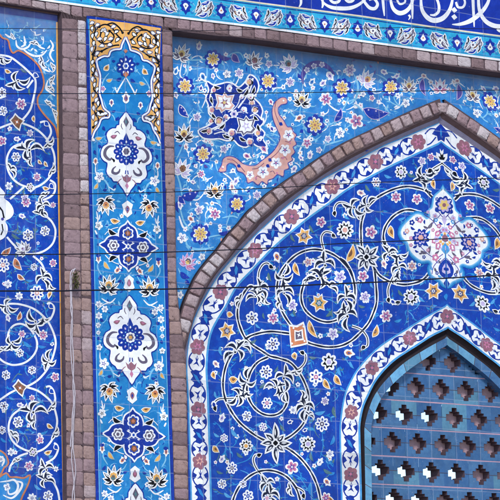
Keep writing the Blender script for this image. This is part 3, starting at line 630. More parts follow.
# ================================================================== left panel
LP = Panel('scroll_tile_panel', 'deep blue tile panel of white scrolls at the left edge, left of the brick pilaster', 'tile panel', YL, (20, BOT))
LP.mx = W(-3, 250, YL).x
XE = [(20, 57), (150, 58.2), (250, 59.8), (350, 61.3), (480, 63.4), (580, 65)]
def build_left():
    P = LP; f = P.part('field')
    edge = [(-3, 5)] + [(lerp(XE, y) + 3.5, y) for y in [13, 100, 200, 300, 400, 500, BOT]] + [(-3.0 + 7, BOT - 2)]
    poly_world(f, sym(edge, YL, P.mx), 'deep', YL + .06)
    for mir in (False, True):
        b = P.part('gold_edge', mir); b.ribbon([(lerp(XE, y) - .2, y) for y in range(22, BOT, 30)], 1.6, 'gold', 3); b.ribbon([(lerp(XE, y) + 1.9, y) for y in range(10, BOT, 30)], 2.6, G['gap'], 3.1)
        c = P.part('turquoise_corner', mir)
        gl = [(-3, 30), (2, 37.5), (8, 40), (10, 48), (13, 53), (18, 50.5), (24, 53), (31, 58), (38, 65), (42, 73), (44, 83), (42, 91), (38, 97), (38, 105), (43, 113), (50, 121), (55.5, 128), (57.8, 138)]
        g2 = spline(gl, k=3)
        c.poly(g2 + [(57.4, 100), (56.6, 21), (-3, 13)], 'turq', 1); c.ribbon(g2, 1.7, 'orange', 3.4); 
        for q in ([(16, 40), (17, 46), (22, 49), (28, 47), (31, 42)], [(22, 48), (28, 53), (35, 56), (42, 55), (47, 50)], [(31, 42), (36, 42), (40, 47), (45, 49)], [(40, 60), (43, 68), (50, 72)], [(50, 40), (53, 46), (50, 55), (54, 62)], [(5, 34), (10, 37), (13, 34)], [(48, 80), (46, 88), (50, 92), (55, 96)], [(46, 99), (50, 104), (55, 106)], [(52, 108), (55, 116), (57, 124)], [(24, 36), (25, 44), (21, 47)]): stem(c, q, 1.9, 'white', 2.2)
        for (x, y, a, l) in ((34, 44, .4, 9), (43, 61, 1.1, 12), (53, 80, 1.9, 9), (50, 89, .6, 8), (52, 67, 1.3, 8), (48, 104, .8, 8), (54, 113, 1.2, 8), (13, 36, .9, 6)): islimi(c, (x, y), l, a, 1 if x % 2 else -1, ISH, .9)
        for (x, y, a) in ((36, 60, .8), (47, 64, 1), (45, 72, 1.2), (30, 50, .3), (52, 98, 1)): leaf(c, (x, y), 6, 2, a, 'pale', lay=1.7)
        d = P.part('turquoise_corner', mir)
        for gl, cl in (([(-3, 449), (5, 454), (8.5, 463), (4, 468), (1, 474), (-3, 476)], 0), ([(-3, 479), (6, 473), (10, 477), (16, 477), (24, 478), (30, 475), (29, 482), (26, 489), (21, 500), (19, 515), (10, 530), (-3, 538)], 1)):
            g2 = spline(gl, k=3); d.poly(g2, 'turq', 1.2 + cl * .3); d.ribbon(g2, 1.7, 'orange', 3.3 + cl * .1)
        for q in ([(0, 482), (8, 481), (14, 480), (18, 485), (16, 492), (9, 494), (8, 487)], [(3, 495), (12, 498), (20, 490), (22, 483), (15, 481)], [(0, 456), (4, 460), (2, 466)]): stem(d, q, 2, 'white', 2.4)
        fl_star(d, (7, 487), 4, 4, 'none'); fl_star(d, (1, 459), 3.6, 5, 'none')
        # scrolls
        if not mir: sprigs(f, [(-2, 60), (26, 75), (36, 90), (32, 104), (48, 126), (55, 140), (58, 250), (62, 480), (60, 560), (2, 560)], 150, ('turq', 'turq', 'stripe', 'green', 'mid'), (8, 14), .9, flw=.12)
        sprigs(c, [(-2, 20), (55, 24), (55, 118), (46, 108), (44, 90), (45, 72), (34, 56), (12, 44), (2, 34)], 22, ('white', 'pale', 'mid'), (6, 10), 1.0, lay=1.5)
        v = P.part('vine_scroll', mir)
        VW = 2.0
        for q in ([(0, 55), (10, 57), (20, 64), (30, 73), (35, 79), (35.5, 88), (33, 100), (30, 110), (23, 119), (17, 122)], [(-3, 129), (10, 124), (17, 122)], [(22, 123), (32, 127), (40, 132), (48, 141), (54, 154), (54, 168), (47, 180), (36, 187), (24, 186), (14, 180), (8, 170), (7, 158), (12, 148), (21, 144), (30, 146)],
                  [(46, 142), (51, 133), (49, 125), (45, 121.5), (40, 122.5)], [(50, 180), (55, 184), (54.5, 192), (50, 197), (43, 200)], [(46, 216), (52, 222), (55.5, 231), (53, 243), (44, 251), (32, 254), (22, 252), (14, 245), (7, 237)],
                  [(33, 256), (41, 263), (45, 272), (46, 279)], [(4, 304), (18, 304), (32, 308), (42, 315), (50, 325), (55.5, 340), (54, 353), (48, 368), (39, 379), (30, 385), (22, 388)], [(38, 320), (48, 321), (53, 314), (54, 307), (50, 303), (47, 304)],
                  [(10, 348), (8, 335), (13, 326), (22, 324), (31, 330), (37, 342), (35, 353), (26, 362), (14, 365), (4, 362), (-3, 356)], [(18, 389), (10, 393), (4, 397), (-3, 402)], [(26, 387), (36, 390), (44, 395), (52, 403), (56, 414), (57, 424), (53, 438), (45, 448), (34, 452), (21, 448), (12, 440), (8.5, 428), (12, 416), (22, 409), (32, 411)],
                  [(50, 410), (55, 402), (54, 392), (50, 386.5), (46, 387)], [(28, 453), (18, 457), (11, 465), (9, 472)], [(46, 463), (54, 458), (58, 450), (57, 445), (54, 443)], [(48, 472), (54, 483), (58, 492), (59.5, 505), (57, 520), (46, 534), (32, 538)],
                  [(27, 88), (33, 80)], [(0, 98), (6, 96)], [(24, 187), (16, 194), (10, 199)], [(36, 187), (30, 192)]):
            l = 2 + (v.c % 3) * .13; v.c += 1; v.ribbon(spline(q), VW, 'white', l)
        for x, y, rt in ((36, 75, .6), (47, 123.5, .8), (52, 186, 1), (51.5, 306, .8), (52, 391, .8), (56.5, 447, .9)): leaf(v, (x, y), 5.5, 4, rt, 'deep', 'white')
        def own(name): return P.part(name, mir) if not mir else v
        for a in (((3, 58), 16, .15, 1, ISH), ((17, 81), 22, -.35, 1, ISL), ((28, 150), 26, .15, -1, ISL), ((31, 158), 14, 1.4, 1, ISH), ((48, 143), 13, -.8, 1, ISH), ((10.5, 170), 15, 1.1, -1, ISH), ((51, 170), 12, -1.2, 1, ISH), ((43, 206), 18, 1.2, 1, ISL), ((40, 214), 15, .3, -1, ISH), ((43, 278), 20, 1.35, -1, ISL), ((50, 284), 12, .7, 1, ISH), ((7, 306), 18, .1, 1, ISL), ((36, 323), 24, -1.9, -1, ISL), ((44, 319), 10, -.2, 1, ISH), ((12, 343), 19, -.8, 1, ISL), ((3, 350), 10, 2.4, 1, ISH), ((48.5, 361), 18, -1.2, -1, ISL), ((32, 412), 26, .2, -1, ISL), ((35, 421), 14, 1.5, 1, ISH), ((51, 406), 12, -1, 1, ISH), ((13, 436), 14, 1, -1, ISH), ((54, 433), 13, -1.2, 1, ISH), ((46, 469), 20, 1.1, 1, ISL), ((45, 480), 18, .5, -1, ISL), ((17, 461), 9, 2.6, 1, ISH), ((45, 196), 11, 2.4, 1, ISH)):
            islimi(own('split_leaf'), *a[:4], shape=a[4])
        for x, y, k in ((17, 122, 0), (20, 388, 0)):
            s = own('square_rosette'); s.poly(loc((x, y), [(-8.5, -1), (-5, -5), (-3, -9), (1.5, -5.5), (8.5, -2.5), (5, 2), (4, 9), (-1, 6)], .1), 'white', 4); s.poly(loc((x, y), [(-6.5, -1), (-4, -4), (-2.5, -6.8), (1.2, -4), (6.3, -1.8), (4, 1.6), (3, 6.7), (-1, 4.4)], .1), 'brown', 4.8); s.poly(spiky((x, y), 4, 4, 1.3, .6), 'black' if k else 'orange', 5.5); s.poly(disc((x, y), 1.2, 8), 'white', 6.2)
        for (x, y, r) in ((3, 111, 5.2), (16, 157, 5.2), (2, 92, 5), (28, 235, 6.2), (45, 231, 5.4), (3, 265, 7.5), (37, 293, 8), (32, 370, 4.6), (6, 375, 5), (4, 406, 5), (18, 422, 6), (2, 430, 4.4), (48, 496, 5.6), (20, 353, 4.4), (34, 267, 4)): fl_six(own('flower'), (x, y), r, 8 if r > 7 else 6, 'grey' if r < 6.5 else 'salmon')
        for (x, y, r, c) in ((21, 104, 6.2, 'pink'), (2, 141, 5.4, 'pink'), (37, 177, 4.6, 'pink'), (9, 186, 4.4, 'none'), (26, 202, 5.6, 'pink'), (53, 205, 3.2, 'pink'), (53, 263, 4.4, 'pink'), (8, 284, 4.4, 'none'), (19, 296, 4.4, 'none'), (22, 334, 4.2, 'pink'), (43, 335, 5.4, 'pink'), (55, 377, 5, 'pink'), (40, 440, 4.6, 'pink'), (11, 452, 4.2, 'none'), (29, 466, 5.4, 'pink'), (56, 469, 3, 'none'), (32, 498, 5, 'none'), (25, 198, 4.6, 'lav'), (32, 398, 3.4, 'pink'), (30, 133, 3.8, 'lav')): fl_star(own('flower'), (x, y), r, R.choice((5, 6, 7)), c, inner='deepl' if c == 'none' else 'purple')
        lotus(own('lotus'), (22, 248), 8.2, -2.4, 8, 'white', 'grey', 'white', 'lav'); fl_dark(own('flower'), (30, 187), 4.4, 6, 'lav'); fl_dark(own('flower'), (33, 452), 5, 6, 'lav')
        for (x, y, rt) in ((22, 216, .3), (17, 139, .1), (8, 318, 1.2), (40, 436, 1), (20, 405, 0)): bud(own('bud'), (x, y), 4.2, rt, 'lav')
        for (x, y, l, rt) in ((8, 71, 6, .4), (34, 119, 5.5, 1.4), (46, 164, 5, 1), (46, 188, 6, .2), (18, 264, 13, 1.0), (6, 251, 11, -.6), (21, 277, 8, .6), (50, 295, 7, 2), (19, 316, 8, -1.2), (50, 426, 6.5, .6), (48, 452, 7, -.3), (40, 162, 4.5, .8)): leaf(own('leaf'), (x, y), l, l * .48, rt, 'gold' if l < 8 else 'orange', 'white', core='brown')
        for (x, y, l, rt) in ((8, 132, 9, -.5), (43, 167, 8, -.4), (16, 236, 11, .5), (36, 195, 8, .5), (27, 263, 8, .6), (30, 280, 9, 0), (42, 346, 10, .1), (33, 335, 6, -.7), (28, 344, 12, .5), (12, 398, 8, .4), (44, 432, 10, -.4), (22, 432, 9, .5), (46, 330, 8, -1), (4, 440, 9, .6), (38, 487, 10, .6), (25, 425, 7, -.5), (52, 340, 7, -1), (15, 230, 8, -.6), (34, 140, 8, .9), (2, 78, 8, .3), (24, 70, 9, .6), (30, 92, 8, 1.4), (40, 290, 7, .5), (26, 160, 7, -.6), (12, 330, 6, .7), (40, 400, 8, .8), (36, 440, 6, -.8)):
            leaf(f if not mir else v, (x, y), l, l * .3, rt, R.choice(('turq', 'turq', 'green', 'stripe')), None, lay=1.3 + R.random() * .4)
        w = P.part('white_medallion', mir)
        wp = spline([(-3, 180), (0, 187), (5, 193), (4, 198), (9, 202), (13, 208), (13.5, 214), (10, 218.5), (5.5, 221), (7.5, 226), (7.5, 232), (4, 238), (-1, 241), (-3, 246)], k=3)
        w.poly(wp, 'white', 3.5); w.ribbon([(-2, 205), (2.5, 211), (4, 218)], 1.6, 'black', 4.5); w.ribbon([(2, 224), (3, 230), (1, 235)], 1.2, 'black', 4.5); w.poly(disc((2.5, 219), 1.6, 8), 'purple', 4.9)
build_left()
# ================================================================== arch: lines shared by the ring, the tile field and the window
RC = [(174, 356), (178, 343), (184, 328), (187, 316), (191.5, 302), (196, 292), (201, 281), (207, 272), (215, 262), (223, 253), (231, 242), (239, 233), (247, 224), (254, 215), (263, 208), (272, 198.5), (281, 192.5), (290, 186), (300, 179.5), (309, 173.5), (318, 167), (327, 161), (337, 155), (346, 149.5), (360, 142.5), (376, 135), (390, 128), (404, 121.5), (415, 116.5), (424, 112.8), (433, 109), (442.5, 105.2)]
PAIRS = [((192, 580), (213, 580)), ((191, 500), (211, 500)), ((188, 400), (208, 400)), ((186.3, 365), (206.5, 367)), ((189, 336), (209.5, 338)), ((195, 316), (216, 322)), ((203, 300), (226, 306)), ((218, 275), (237, 286)), ((236, 254), (253, 269)), ((260, 230), (275, 246)), ((293, 200), (306, 220)), ((320, 180.5), (331, 202)), ((340, 169), (350, 188)), ((380, 147), (389, 167)), ((400, 138.5), (408, 158)), ((420, 130), (426, 149.5)), ((442, 121.5), (442.7, 142))]
GP = [((341.5, 580), (361.5, 580)), ((341.5, 500), (361, 500)), ((340, 440), (359.5, 440)), ((340.5, 420), (359.5, 424)), ((344, 398), (362.5, 408)), ((349, 384), (367, 397)), ((360, 366), (376.5, 379)), ((380, 346), (393, 361)), ((408, 328), (417, 345)), ((424, 318), (431, 336)), ((440, 309), (443, 330)), ((448.2, 304.5), (448.6, 327.3))]
FO = [(366, 580), (365.5, 500), (364.5, 440), (365, 424), (371, 403), (377, 391.5), (386, 380), (404, 363), (424, 350), (440, 341), (449, 336.5)]
FI = [(373, 580), (372, 500), (371.3, 440), (372.3, 421), (378, 405), (383.5, 395), (392, 385), (408, 370.5), (427, 357.5), (440, 349), (449, 345)]
MXT = W(444.6, 237, YT).x
def mirror_px(p, y, mx):
    """picture position of the mirrored point (used only to choose which copies become parts)"""
    w = W(p[0], p[1], y); w.x = 2 * mx - w.x
    d = w - CAM; x, yy, z = AX.x * d.x + AY.x * d.y + AZ.x * d.z, AX.y * d.x + AY.y * d.y + AZ.y * d.z, AX.z * d.x + AY.z * d.y + AZ.z * d.z
    return (250 + F_PX * x / z, 250 + F_PX * y_ / z) if False else (250 + F_PX * x / z, 250 + F_PX * yy / z)
# ------------------------------------------------------------------ the brick arch
ARCH = thing('brick_arch', 'pointed arch of square grey bricks over the blue tile field', 'arch', W(180, 360, YR))
WORLD[ARCH] = W(180, 360, YR).copy()
def build_arch():
    mx = W(442.6, 110, YR).x
    c = spline(RC, k=6); L = [0]
    for a, b in zip(c, c[1:]): L.append(L[-1] + math.hypot(b[0] - a[0], b[1] - a[1]))
    def at(s, d):
        k = 0
        while k < len(L) - 2 and L[k + 1] < s: k += 1
        f = (s - L[k]) / (L[k + 1] - L[k]); p = [c[k][j] + (c[k + 1][j] - c[k][j]) * f for j in (0, 1)]
        a, b = c[max(0, k - 3)], c[min(len(c) - 1, k + 4)]; dx, dy = b[0] - a[0], b[1] - a[1]; l = math.hypot(dx, dy)
        return (p[0] + dy / l * d, p[1] - dx / l * d)
    for mir in (False, True):
        s = Sheet('brick_ring', ARCH, YR, mx if mir else None); t = Sheet('inner_chamfer', ARCH, YR, mx if mir else None)
        s.clamp = t.clamp = mx
        T = L[-1]
        n = 90
        for k in range(n):
            s0, s1 = T * k / n, T * (k + 1) / n
            s.poly([at(s0, -7.2), at(s1, -7.2), at(s1, 7.0), at(s0, 7.0)], 'mortar', 0)
        up = [s.P(at(T * k / n, 7.0)) for k in range(n + 1)]
        s.raw(up + [Vector((p.x, YT + .06, p.z)) for p in up], [[i, i + 1, n + 2 + i, n + 1 + i] for i in range(n)], 'gap')
        pos = 0; k = 0
        while pos < T - 9:
            w = R.uniform(10.2, 12.4) * (1.0 if pos > 60 else 1.12); w = w if T - 4.6 - pos > w * 1.5 else T - 4.6 - pos
            if w < 5: break
            a0, a1 = pos + .55, pos + w - .55
            s.brick([at(a0, -5.7), at(a1, -5.7), at(a1, 5.7), at(a0, 5.7)], R.choice(('b1', 'b2', 'b2', 'b5', 'b4', 'b1')), YR, h=.012, ins=1.0, jit=.5)
            pos += w
        # fillet from the bricks down to the tile field: brown mortar, then grey plaster
        O = spline([p[0] for p in PAIRS][3:], k=8); m = len(O)
        A = [at(T * (k / (m - 1)) ** 1.0, -7.0) for k in range(m)]
        near = []
        for o in O:
            q = min(range(len(c)), key=lambda i: math.hypot(c[i][0] - o[0], c[i][1] - o[1])); near.append(at(L[q], -7.0))
        near[-1] = at(T, -7.0)
        P0 = [t.P(p, 0, YR + .002) for p in near]; P2 = [t.P((o[0] - .0, o[1]), 0, YT - .001) for o in O]
        P1 = [t.P((a[0] + (b[0] - a[0]) * .45, a[1] + (b[1] - a[1]) * .45), 0, YR + .03) for a, b in zip(near, O)]
        t.raw(P0 + P1, [[i, i + 1, m + 1 + i, m + i] for i in range(m - 1)], 'soff'); t.raw(P1 + P2, [[i, i + 1, m + 1 + i, m + i] for i in range(m - 1)], 'plas')
build_arch()
def keystone():
    s = Sheet('keystone', ARCH, YR); s.brick([(437.4, 102.4), (448.2, 103.2), (447.2, 112.8), (438.4, 112)], 'b2', YR, h=.014, jit=.3)
keystone()
# ------------------------------------------------------------------ tile field inside the arch
TP = Panel('arched_tile_field', 'cobalt tile field with white spiralling scrolls and a white medallion inside the brick arch', 'tile panel', YT, (300, BOT))
TP.mx = MXT; TP.clamped = ('border', 'window_border', 'medallion')
def tmir(px, py): return mirror_px((px, py), YT, MXT)
def build_tympanum():
    P = TP; f = P.part('field')
    outer = spline([(p[0][0] - 3.5, p[0][1] - 3) if i < len(PAIRS) - 1 else (443, 118) for i, p in enumerate(PAIRS)], k=5)
    inner = spline([(q[0], q[1]) for q in ([p[1] for p in GP])], k=5)
    left = sym(outer, YT, MXT); wi = sym(inner, YT, MXT)
    wi[0].z = wi[-1].z = left[0].z = left[-1].z = W(250, BOT, YT).z
    # inner outline must run back: outer left-bottom ... apex ... right-bottom, then window right-bottom ... apex ... left-bottom
    poly_world(f, left + wi[::-1], 'deep', YT + .05)
    arabesque_band(P, 'border', PAIRS, [(206, 552), (202.5, 528), (200, 467), (196.3, 407), (197, 346), (218, 291), (253, 251), (291, 213), (331, 186), (374, 160), (419, 141.5)], 8.3, (False, True))
    arabesque_band(P, 'window_border', GP, [(351.5, 533), (351, 473), (349.5, 413), (370, 368), (406, 335.5), (447.5, 316.5)], 7.6, (False, True))
    reg = spline([p[1] for p in PAIRS], k=4) + spline([p[0] for p in GP], k=4)[::-1]
    for mir in (False, True):
        f.mx = MXT if mir else None
        sprigs(f, reg, 270, ('turq', 'turq', 'stripe', 'green', 'mid'), (8, 15), .85, flw=.24)
    f.mx = None
    # pieces over the apex
    for mir in (False, True):
        s = P.part('border', mir)
        s.poly([(443.5, 124), (436, 128), (432, 134), (437, 136), (438, 141), (443.5, 140)], 'deepl', 2.5); s.poly([(443.4, 128), (440, 133), (443.4, 139)], 'turq', 3.3)
        s.ribbon(spline([(425, 134), (430, 129), (436, 129)]), 1.3, 'deepl', 2.2); s.ribbon(spline([(427, 145), (431, 143), (436, 137)]), 1.3, 'deepl', 2.35)
    V = []
    vines = [
        [(258, 292), (250, 286), (241, 298), (237.5, 310), (238.5, 322), (244, 336), (252, 344.5), (262, 351), (270, 356), (280, 358.5), (291, 363), (300, 374), (306, 386), (309, 398), (308, 410), (303, 424), (292, 435), (281, 441)],
        [(299, 335), (286, 333), (270, 331.5), (256, 334), (247, 338), (238, 347), (230, 357), (225, 369), (223, 384), (225, 398), (231, 411), (240, 423), (252, 433), (264, 440), (275, 442.5)],
        [(268, 357), (258, 362), (251, 371), (247, 384), (248, 396), (253, 406), (261, 413), (270, 415.5), (279, 413.5), (285, 407), (287.5, 398), (285, 390)],
        [(285, 447), (293, 452), (301, 459), (309, 469), (315, 480), (319, 492), (321, 506), (320, 520), (313, 533)],
        [(232, 506), (234, 497), (239, 487), (246, 479), (255, 473), (264, 470.5), (274, 471), (284, 475), (291, 481), (297, 490), (301, 503)],
        [(303, 340.5), (312, 344), (326, 347), (340, 346), (351, 341), (360, 333), (368, 324), (373, 314), (376.5, 302), (376, 285), (374, 268), (368, 259)],
        [(298, 333), (290, 324), (282, 311), (277.5, 296), (278, 280), (285, 266), (297, 254.5), (311, 249.5), (325, 251), (338, 257.5), (348, 268), (353.5, 280), (355, 292), (353.5, 305), (348, 312)],
        [(331, 270), (318, 272), (307, 279), (302, 290), (301.5, 301), (306, 311), (316, 319), (328, 322), (340, 318.5), (347, 312), (350, 303)],
        [(340, 258), (346, 263), (352, 274), (355, 288)],
        [(366, 257), (362, 248), (361, 236), (361.5, 222), (366, 209), (374, 200), (384, 193.5), (396, 188.5), (408, 186.5), (420, 188.5), (431, 193)],
        [(421, 213), (411, 210), (402, 211), (392, 217.5), (385, 228), (383.5, 239), (388, 248), (394, 256)],
        [(374, 268), (380, 276), (390, 281.5), (404, 284.5), (418, 282), (426, 277), (430, 271)],
        [(422, 180), (426, 190), (432, 197)],
    ]
    for mir in (False, True):
        for q in vines:
            s = P.part('vine_scroll', mir) if (not mir or tmir(*q[len(q) // 2])[0] < 506 or tmir(*q[-1])[0] < 506) else f
            if s is f:
                f.mx = MXT; vine(f, q); f.mx = None
            else: vine(s, q)
        hooks = [[(326, 258), (322.5, 245), (321.5, 237), (325, 232), (331, 232.5), (334, 235.5)], [(259, 288), (258.5, 274), (262, 265.5), (267, 263), (271.5, 266.5)], [(238, 398), (228, 398.5), (219, 399), (214.5, 403), (215.5, 408.5)], [(292, 372), (300, 368), (305, 362), (305.5, 355), (302, 353)], [(267, 480), (257.5, 470), (253.5, 461), (255, 455.5), (259, 454.5)], [(354, 208), (345, 203), (338, 203), (334.5, 208), (335, 213.5)], [(352, 326), (361, 329.5), (367, 337), (367.5, 345), (363.5, 348)], [(296, 487), (303, 491), (304, 496)], [(396, 272), (391, 281), (388, 290), (389, 300)], [(389, 300), (393, 303), (398, 302)], [(442.8, 163), (436, 167), (430, 171)], [(396, 255), (388, 247), (384, 243)]]
        for q in hooks:
            s = P.part('vine_scroll', mir) if (not mir or tmir(*q[-1])[0] < 506) else f
            if s is f: f.mx = MXT; hook(f, q); f.mx = None
            else: hook(s, q)
        isl = [((325, 264), 26, 1.5, 1, ISL), ((319, 278), 26, 2.6, 1, ISL), ((330, 287), 18, .7, -1, ISH), ((309, 281), 12, 2.9, 1, ISH), ((283, 277), 22, -1.4, 1, ISL), ((284, 292), 22, 1.4, -1, ISL), ((281, 303), 15, 1.1, 1, ISH), ((389, 254), 20, .9, -1, ISL), ((400, 255), 16, -.3, 1, ISH), ((399, 268), 20, 1.3, 1, ISL), ((398, 278), 12, 1.9, 1, ISH), ((346, 298), 24, 1.5, -1, ISL), ((347, 315), 26, 1.3, 1, ISL), ((341, 309), 14, 2.7, -1, ISH), ((284, 377), 24, 1.7, -1, ISL), ((276, 387), 20, 2.9, 1, ISL), ((284, 393), 18, 1.2, 1, ISH), ((296, 371), 12, -.3, 1, ISH), ((236, 351), 26, 2.3, 1, ISL), ((243, 346), 18, .7, -1, ISH), ((247, 381), 22, -1.2, -1, ISL), ((238, 396), 22, 2.8, -1, ISL), ((245, 391), 15, .4, 1, ISH), ((305, 407), 24, 1.4, 1, ISL), ((303, 398), 14, -1.9, 1, ISH), ((309, 415), 11, .7, -1, ISH), ((267, 484), 20, 1.0, 1, ISL), ((270, 495), 22, 1.5, -1, ISL), ((260, 288), 20, 1.3, -1, ISL), ((256, 296), 18, 2.6, 1, ISL), ((265, 299), 12, .7, 1, ISH), ((353, 207), 22, .3, 1, ISL), ((367, 205), 20, -.4, -1, ISL), ((360, 212), 14, 1.5, 1, ISH), ((423, 175), 22, -.5, 1, ISL), ((420, 181), 18, 1.1, -1, ISH), ((433, 170), 14, -.4, 1, ISH), ((291, 489), 13, 1.2, 1, ISH), ((240, 300), 14, 1.9, 1, ISH)]
        for a in isl:
            s = P.part('split_leaf', mir) if (not mir or tmir(*a[0])[0] < 506) else f
            if s is f: f.mx = MXT
            islimi(s, *a[:4], shape=a[4])
            f.mx = None
        def own(name, x, y):
            if not mir: return P.part(name)
            if tmir(x, y)[0] < 506 and x < 441: return P.part(name, True)
            return None
        def put(name, x, y, fn):
            s = own(name, x, y)
            if s is None:
                if x > 441: return
                f.mx = MXT; fn(f); f.mx = None
            else: fn(s)
        # palmettes at the vine knots
        for (x, y, r, k) in ((275.5, 443, 13, 0), (366.5, 257, 12.5, 1)):
            def pal(s, x=x, y=y, r=r, k=k):
                for a, l in (((-1.6, 1.35), (1.5, 1.4), (3.1, 1.05), (0, 1.15), (-2.45, 1), (2.4, 1), (-.7, .85), (.75, .85)) if not k else ((-2.3, 1.1), (2.2, 1), (-.7, 1.1), (.7, 1.0), (-1.5, .8), (1.5, .95), (0, .9), (3.1, .8))):
                    c = (x + .62 * r * l * math.cos(a) * SX, y + .62 * r * l * math.sin(a)); p = loc(c, leafpts(r * l * .95, r * .42, .05), a)
                    s.c += 1; b = 4.4 + .12 * (s.c % 6); s.poly(grow(p, 1.15), 'white', b); s.poly(loc(c, leafpts(r * l * .84, r * .30, .05), a), 'navy', b + .9); s.poly(loc(c, leafpts(r * l * .4, r * .12, 0), a), 'white', b + 1.8)
                s.poly(polar((x, y), r * .34, 4, .25), 'white', 7.2); s.poly(polar((x, y), r * .2, 4, .2), 'black', 8)
            put('palmette', x, y, pal)
        def sq(s):
            x, y = 298, 335
            s.poly(loc((x, y), [(-10, -10.5), (-2, -9.5), (6, -13.5), (8, -8), (9.5, 2), (11, 9), (3, 11), (-8, 13), (-9, 4)]), 'white', 4.5); s.poly(loc((x, y), [(-8.6, -8.6), (-1, -7.6), (5.4, -11), (6.6, -7), (8, 2), (9.4, 7.6), (3, 9.2), (-7, 11), (-7.4, 4)]), 'orange', 5.3)
            s.poly(loc((x + .5, y), [(-4.5, -5), (0, -4), (4.5, -6), (5, 1), (6, 5), (0, 5.6), (-4, 6.5), (-4.4, 1)]), 'white', 6.1); s.poly(loc((x + .5, y), [(-3.2, -3.4), (0, -2.8), (3.2, -4.2), (3.6, 1), (4.2, 3.4), (0, 4), (-3, 4.6)]), 'grey', 6.9); s.poly(spiky((x + .8, y), 4, 2.8, .9, .4), 'white', 7.7)
            for dx, dy in ((-4.5, -7), (5.5, -8.5), (-6, 8.5), (6.5, 6)): s.poly(disc((x + dx, y + dy), 1.1, 7), 'white', 6.4)
        put('square_rosette', 298, 335, sq)
        for (x, y, r, h) in ((227, 331, 8.2, 'grey'), (304, 236, 8, 'grey'), (319, 303, 8.4, 'green'), (433.5, 291, 8.3, 'grey'), (319, 299, 0, '')):
            if r: put('flower', x, y, lambda s, x=x, y=y, r=r, h=h: fl_gold(s, (x, y), r, 6, core=h))
        six = [(252, 318, 7.2, 'grey'), (266, 372, 7.2, 'grey'), (232, 468, 6.2, 'grey'), (247, 416, 5.6, 'grey'), (248, 496, 6.2, 'deep'), (273, 344, 7.2, 'grey'), (316, 377, 7.8, 'pink'), (267, 403, 6.3, 'pink'), (224, 438, 4.6, 'lav'), (269, 345, 0, ''), (222, 484, 5.2, 'grey'), (263, 427, 4.8, 'lav'), (322, 424, 8, 'grey'), (376, 182, 5.2, 'salmon'), (267, 498, 5.5, 'pink'), (243, 484, 4.2, 'grey')]
        for (x, y, r, c) in six:
            if r: put('flower', x, y, lambda s, x=x, y=y, r=r, c=c: fl_six(s, (x, y), r, R.choice((6, 6, 7)) if r < 7.9 else 8, c))
        st = [(321, 222, 6, 'pink'), (340, 277, 6.8, 'lav'), (292, 305, 6.2, 'lav'), (273, 318, 6.5, 'pink'), (371, 232, 7, 'pink'), (363, 276, 6.2, 'pink'), (365, 297, 6, 'lav'), (412, 266, 5.6, 'salmon'), (396, 197, 6, 'pink'), (417, 199, 6, 'pink'), (422, 161, 4.6, 'lav'), (421, 162, 0, ''), (386, 316, 6.8, 'pink'), (333, 334, 6.4, 'lav'), (269, 386, 3.6, 'none'), (266, 373, 0, ''), (293, 410, 4.4, 'none'), (325, 401, 4.6, 'lav'), (292, 467, 7.6, 'pink'), (330, 454, 4.6, 'none'), (326, 498, 6, 'pink'), (308, 262, 5.2, 'salmon'), (269, 346, 4.4, 'none'), (330, 520, 6, 'none'), (290, 512, 5, 'lav'), (222, 515, 6, 'pink'), (431, 157, 4.3, 'pink')]
        for (x, y, r, c) in st:
            if r: put('flower', x, y, lambda s, x=x, y=y, r=r, c=c: fl_star(s, (x, y), r, R.choice((5, 6)), c, inner='purple' if c != 'none' else 'deepl'))
        for (x, y, r, n, c) in ((345, 230, 9.5, 10, 'salmon'), (401, 172, 7, 8, 'lav'), (411, 297, 8.8, 9, 'lav'), (329, 362, 9, 7, 'lav'), (246, 446, 7.4, 9, 'gold'), (308, 444, 8.4, 10, 'lav')): put('flower', x, y, lambda s, x=x, y=y, r=r, n=n, c=c: fl_dark(s, (x, y), r, n, c))
        for (x, y, r, rt, c) in ((216, 364, 5, .8, 'salmon'), (214, 405, 5, 1.3, 'deepl'), (222, 418, 5.4, -1.2, 'lav'), (222, 459, 5, -1, 'lav'), (277, 257, 6.4, 1.2, 'orange'), (384, 264, 5.2, 1.2, 'salmon'), (349, 353, 6.5, .2, 'orange'), (361, 193, 5.4, .3, 'salmon'), (290, 422, 3.6, -.3, 'deepl'), (320, 462, 5, -1, 'none'), (327, 482, 5.4, .8, 'orange'), (393, 302, 4.5, .7, 'deepl'), (305, 430, 3.4, -.5, 'deepl')):
            put('bud', x, y, lambda s, x=x, y=y, r=r, rt=rt, c=c: bud(s, (x, y), r, rt, 'white' if c == 'none' else c))
        for (x, y, l, w, rt) in ((230, 314, 6, 5, .3), (214, 375, 7, 4, 1.3), (233.5, 379, 8.5, 6.4, 0), (216, 449, 8, 5, .8), (297, 269, 13, 5, 1.2), (350, 253, 18, 7, -1.2), (313, 329, 18, 5.4, 1.1), (295, 356, 6.5, 5, 1.4), (327, 384, 11, 5, 1), (338, 380, 11, 5.4, 1.0), (392, 232, 12, 6, 1.3), (375, 331, 12, 5.4, -1.2), (331, 499, 8, 4, .6), (434, 184, 9, 4, 1.4)):
            put('leaf', x, y, lambda s, x=x, y=y, l=l, w=w, rt=rt: leaf(s, (x, y), l, w, rt, 'gold', 'white', core='brown' if l > 6 else 'orange'))
        f.mx = MXT if mir else None
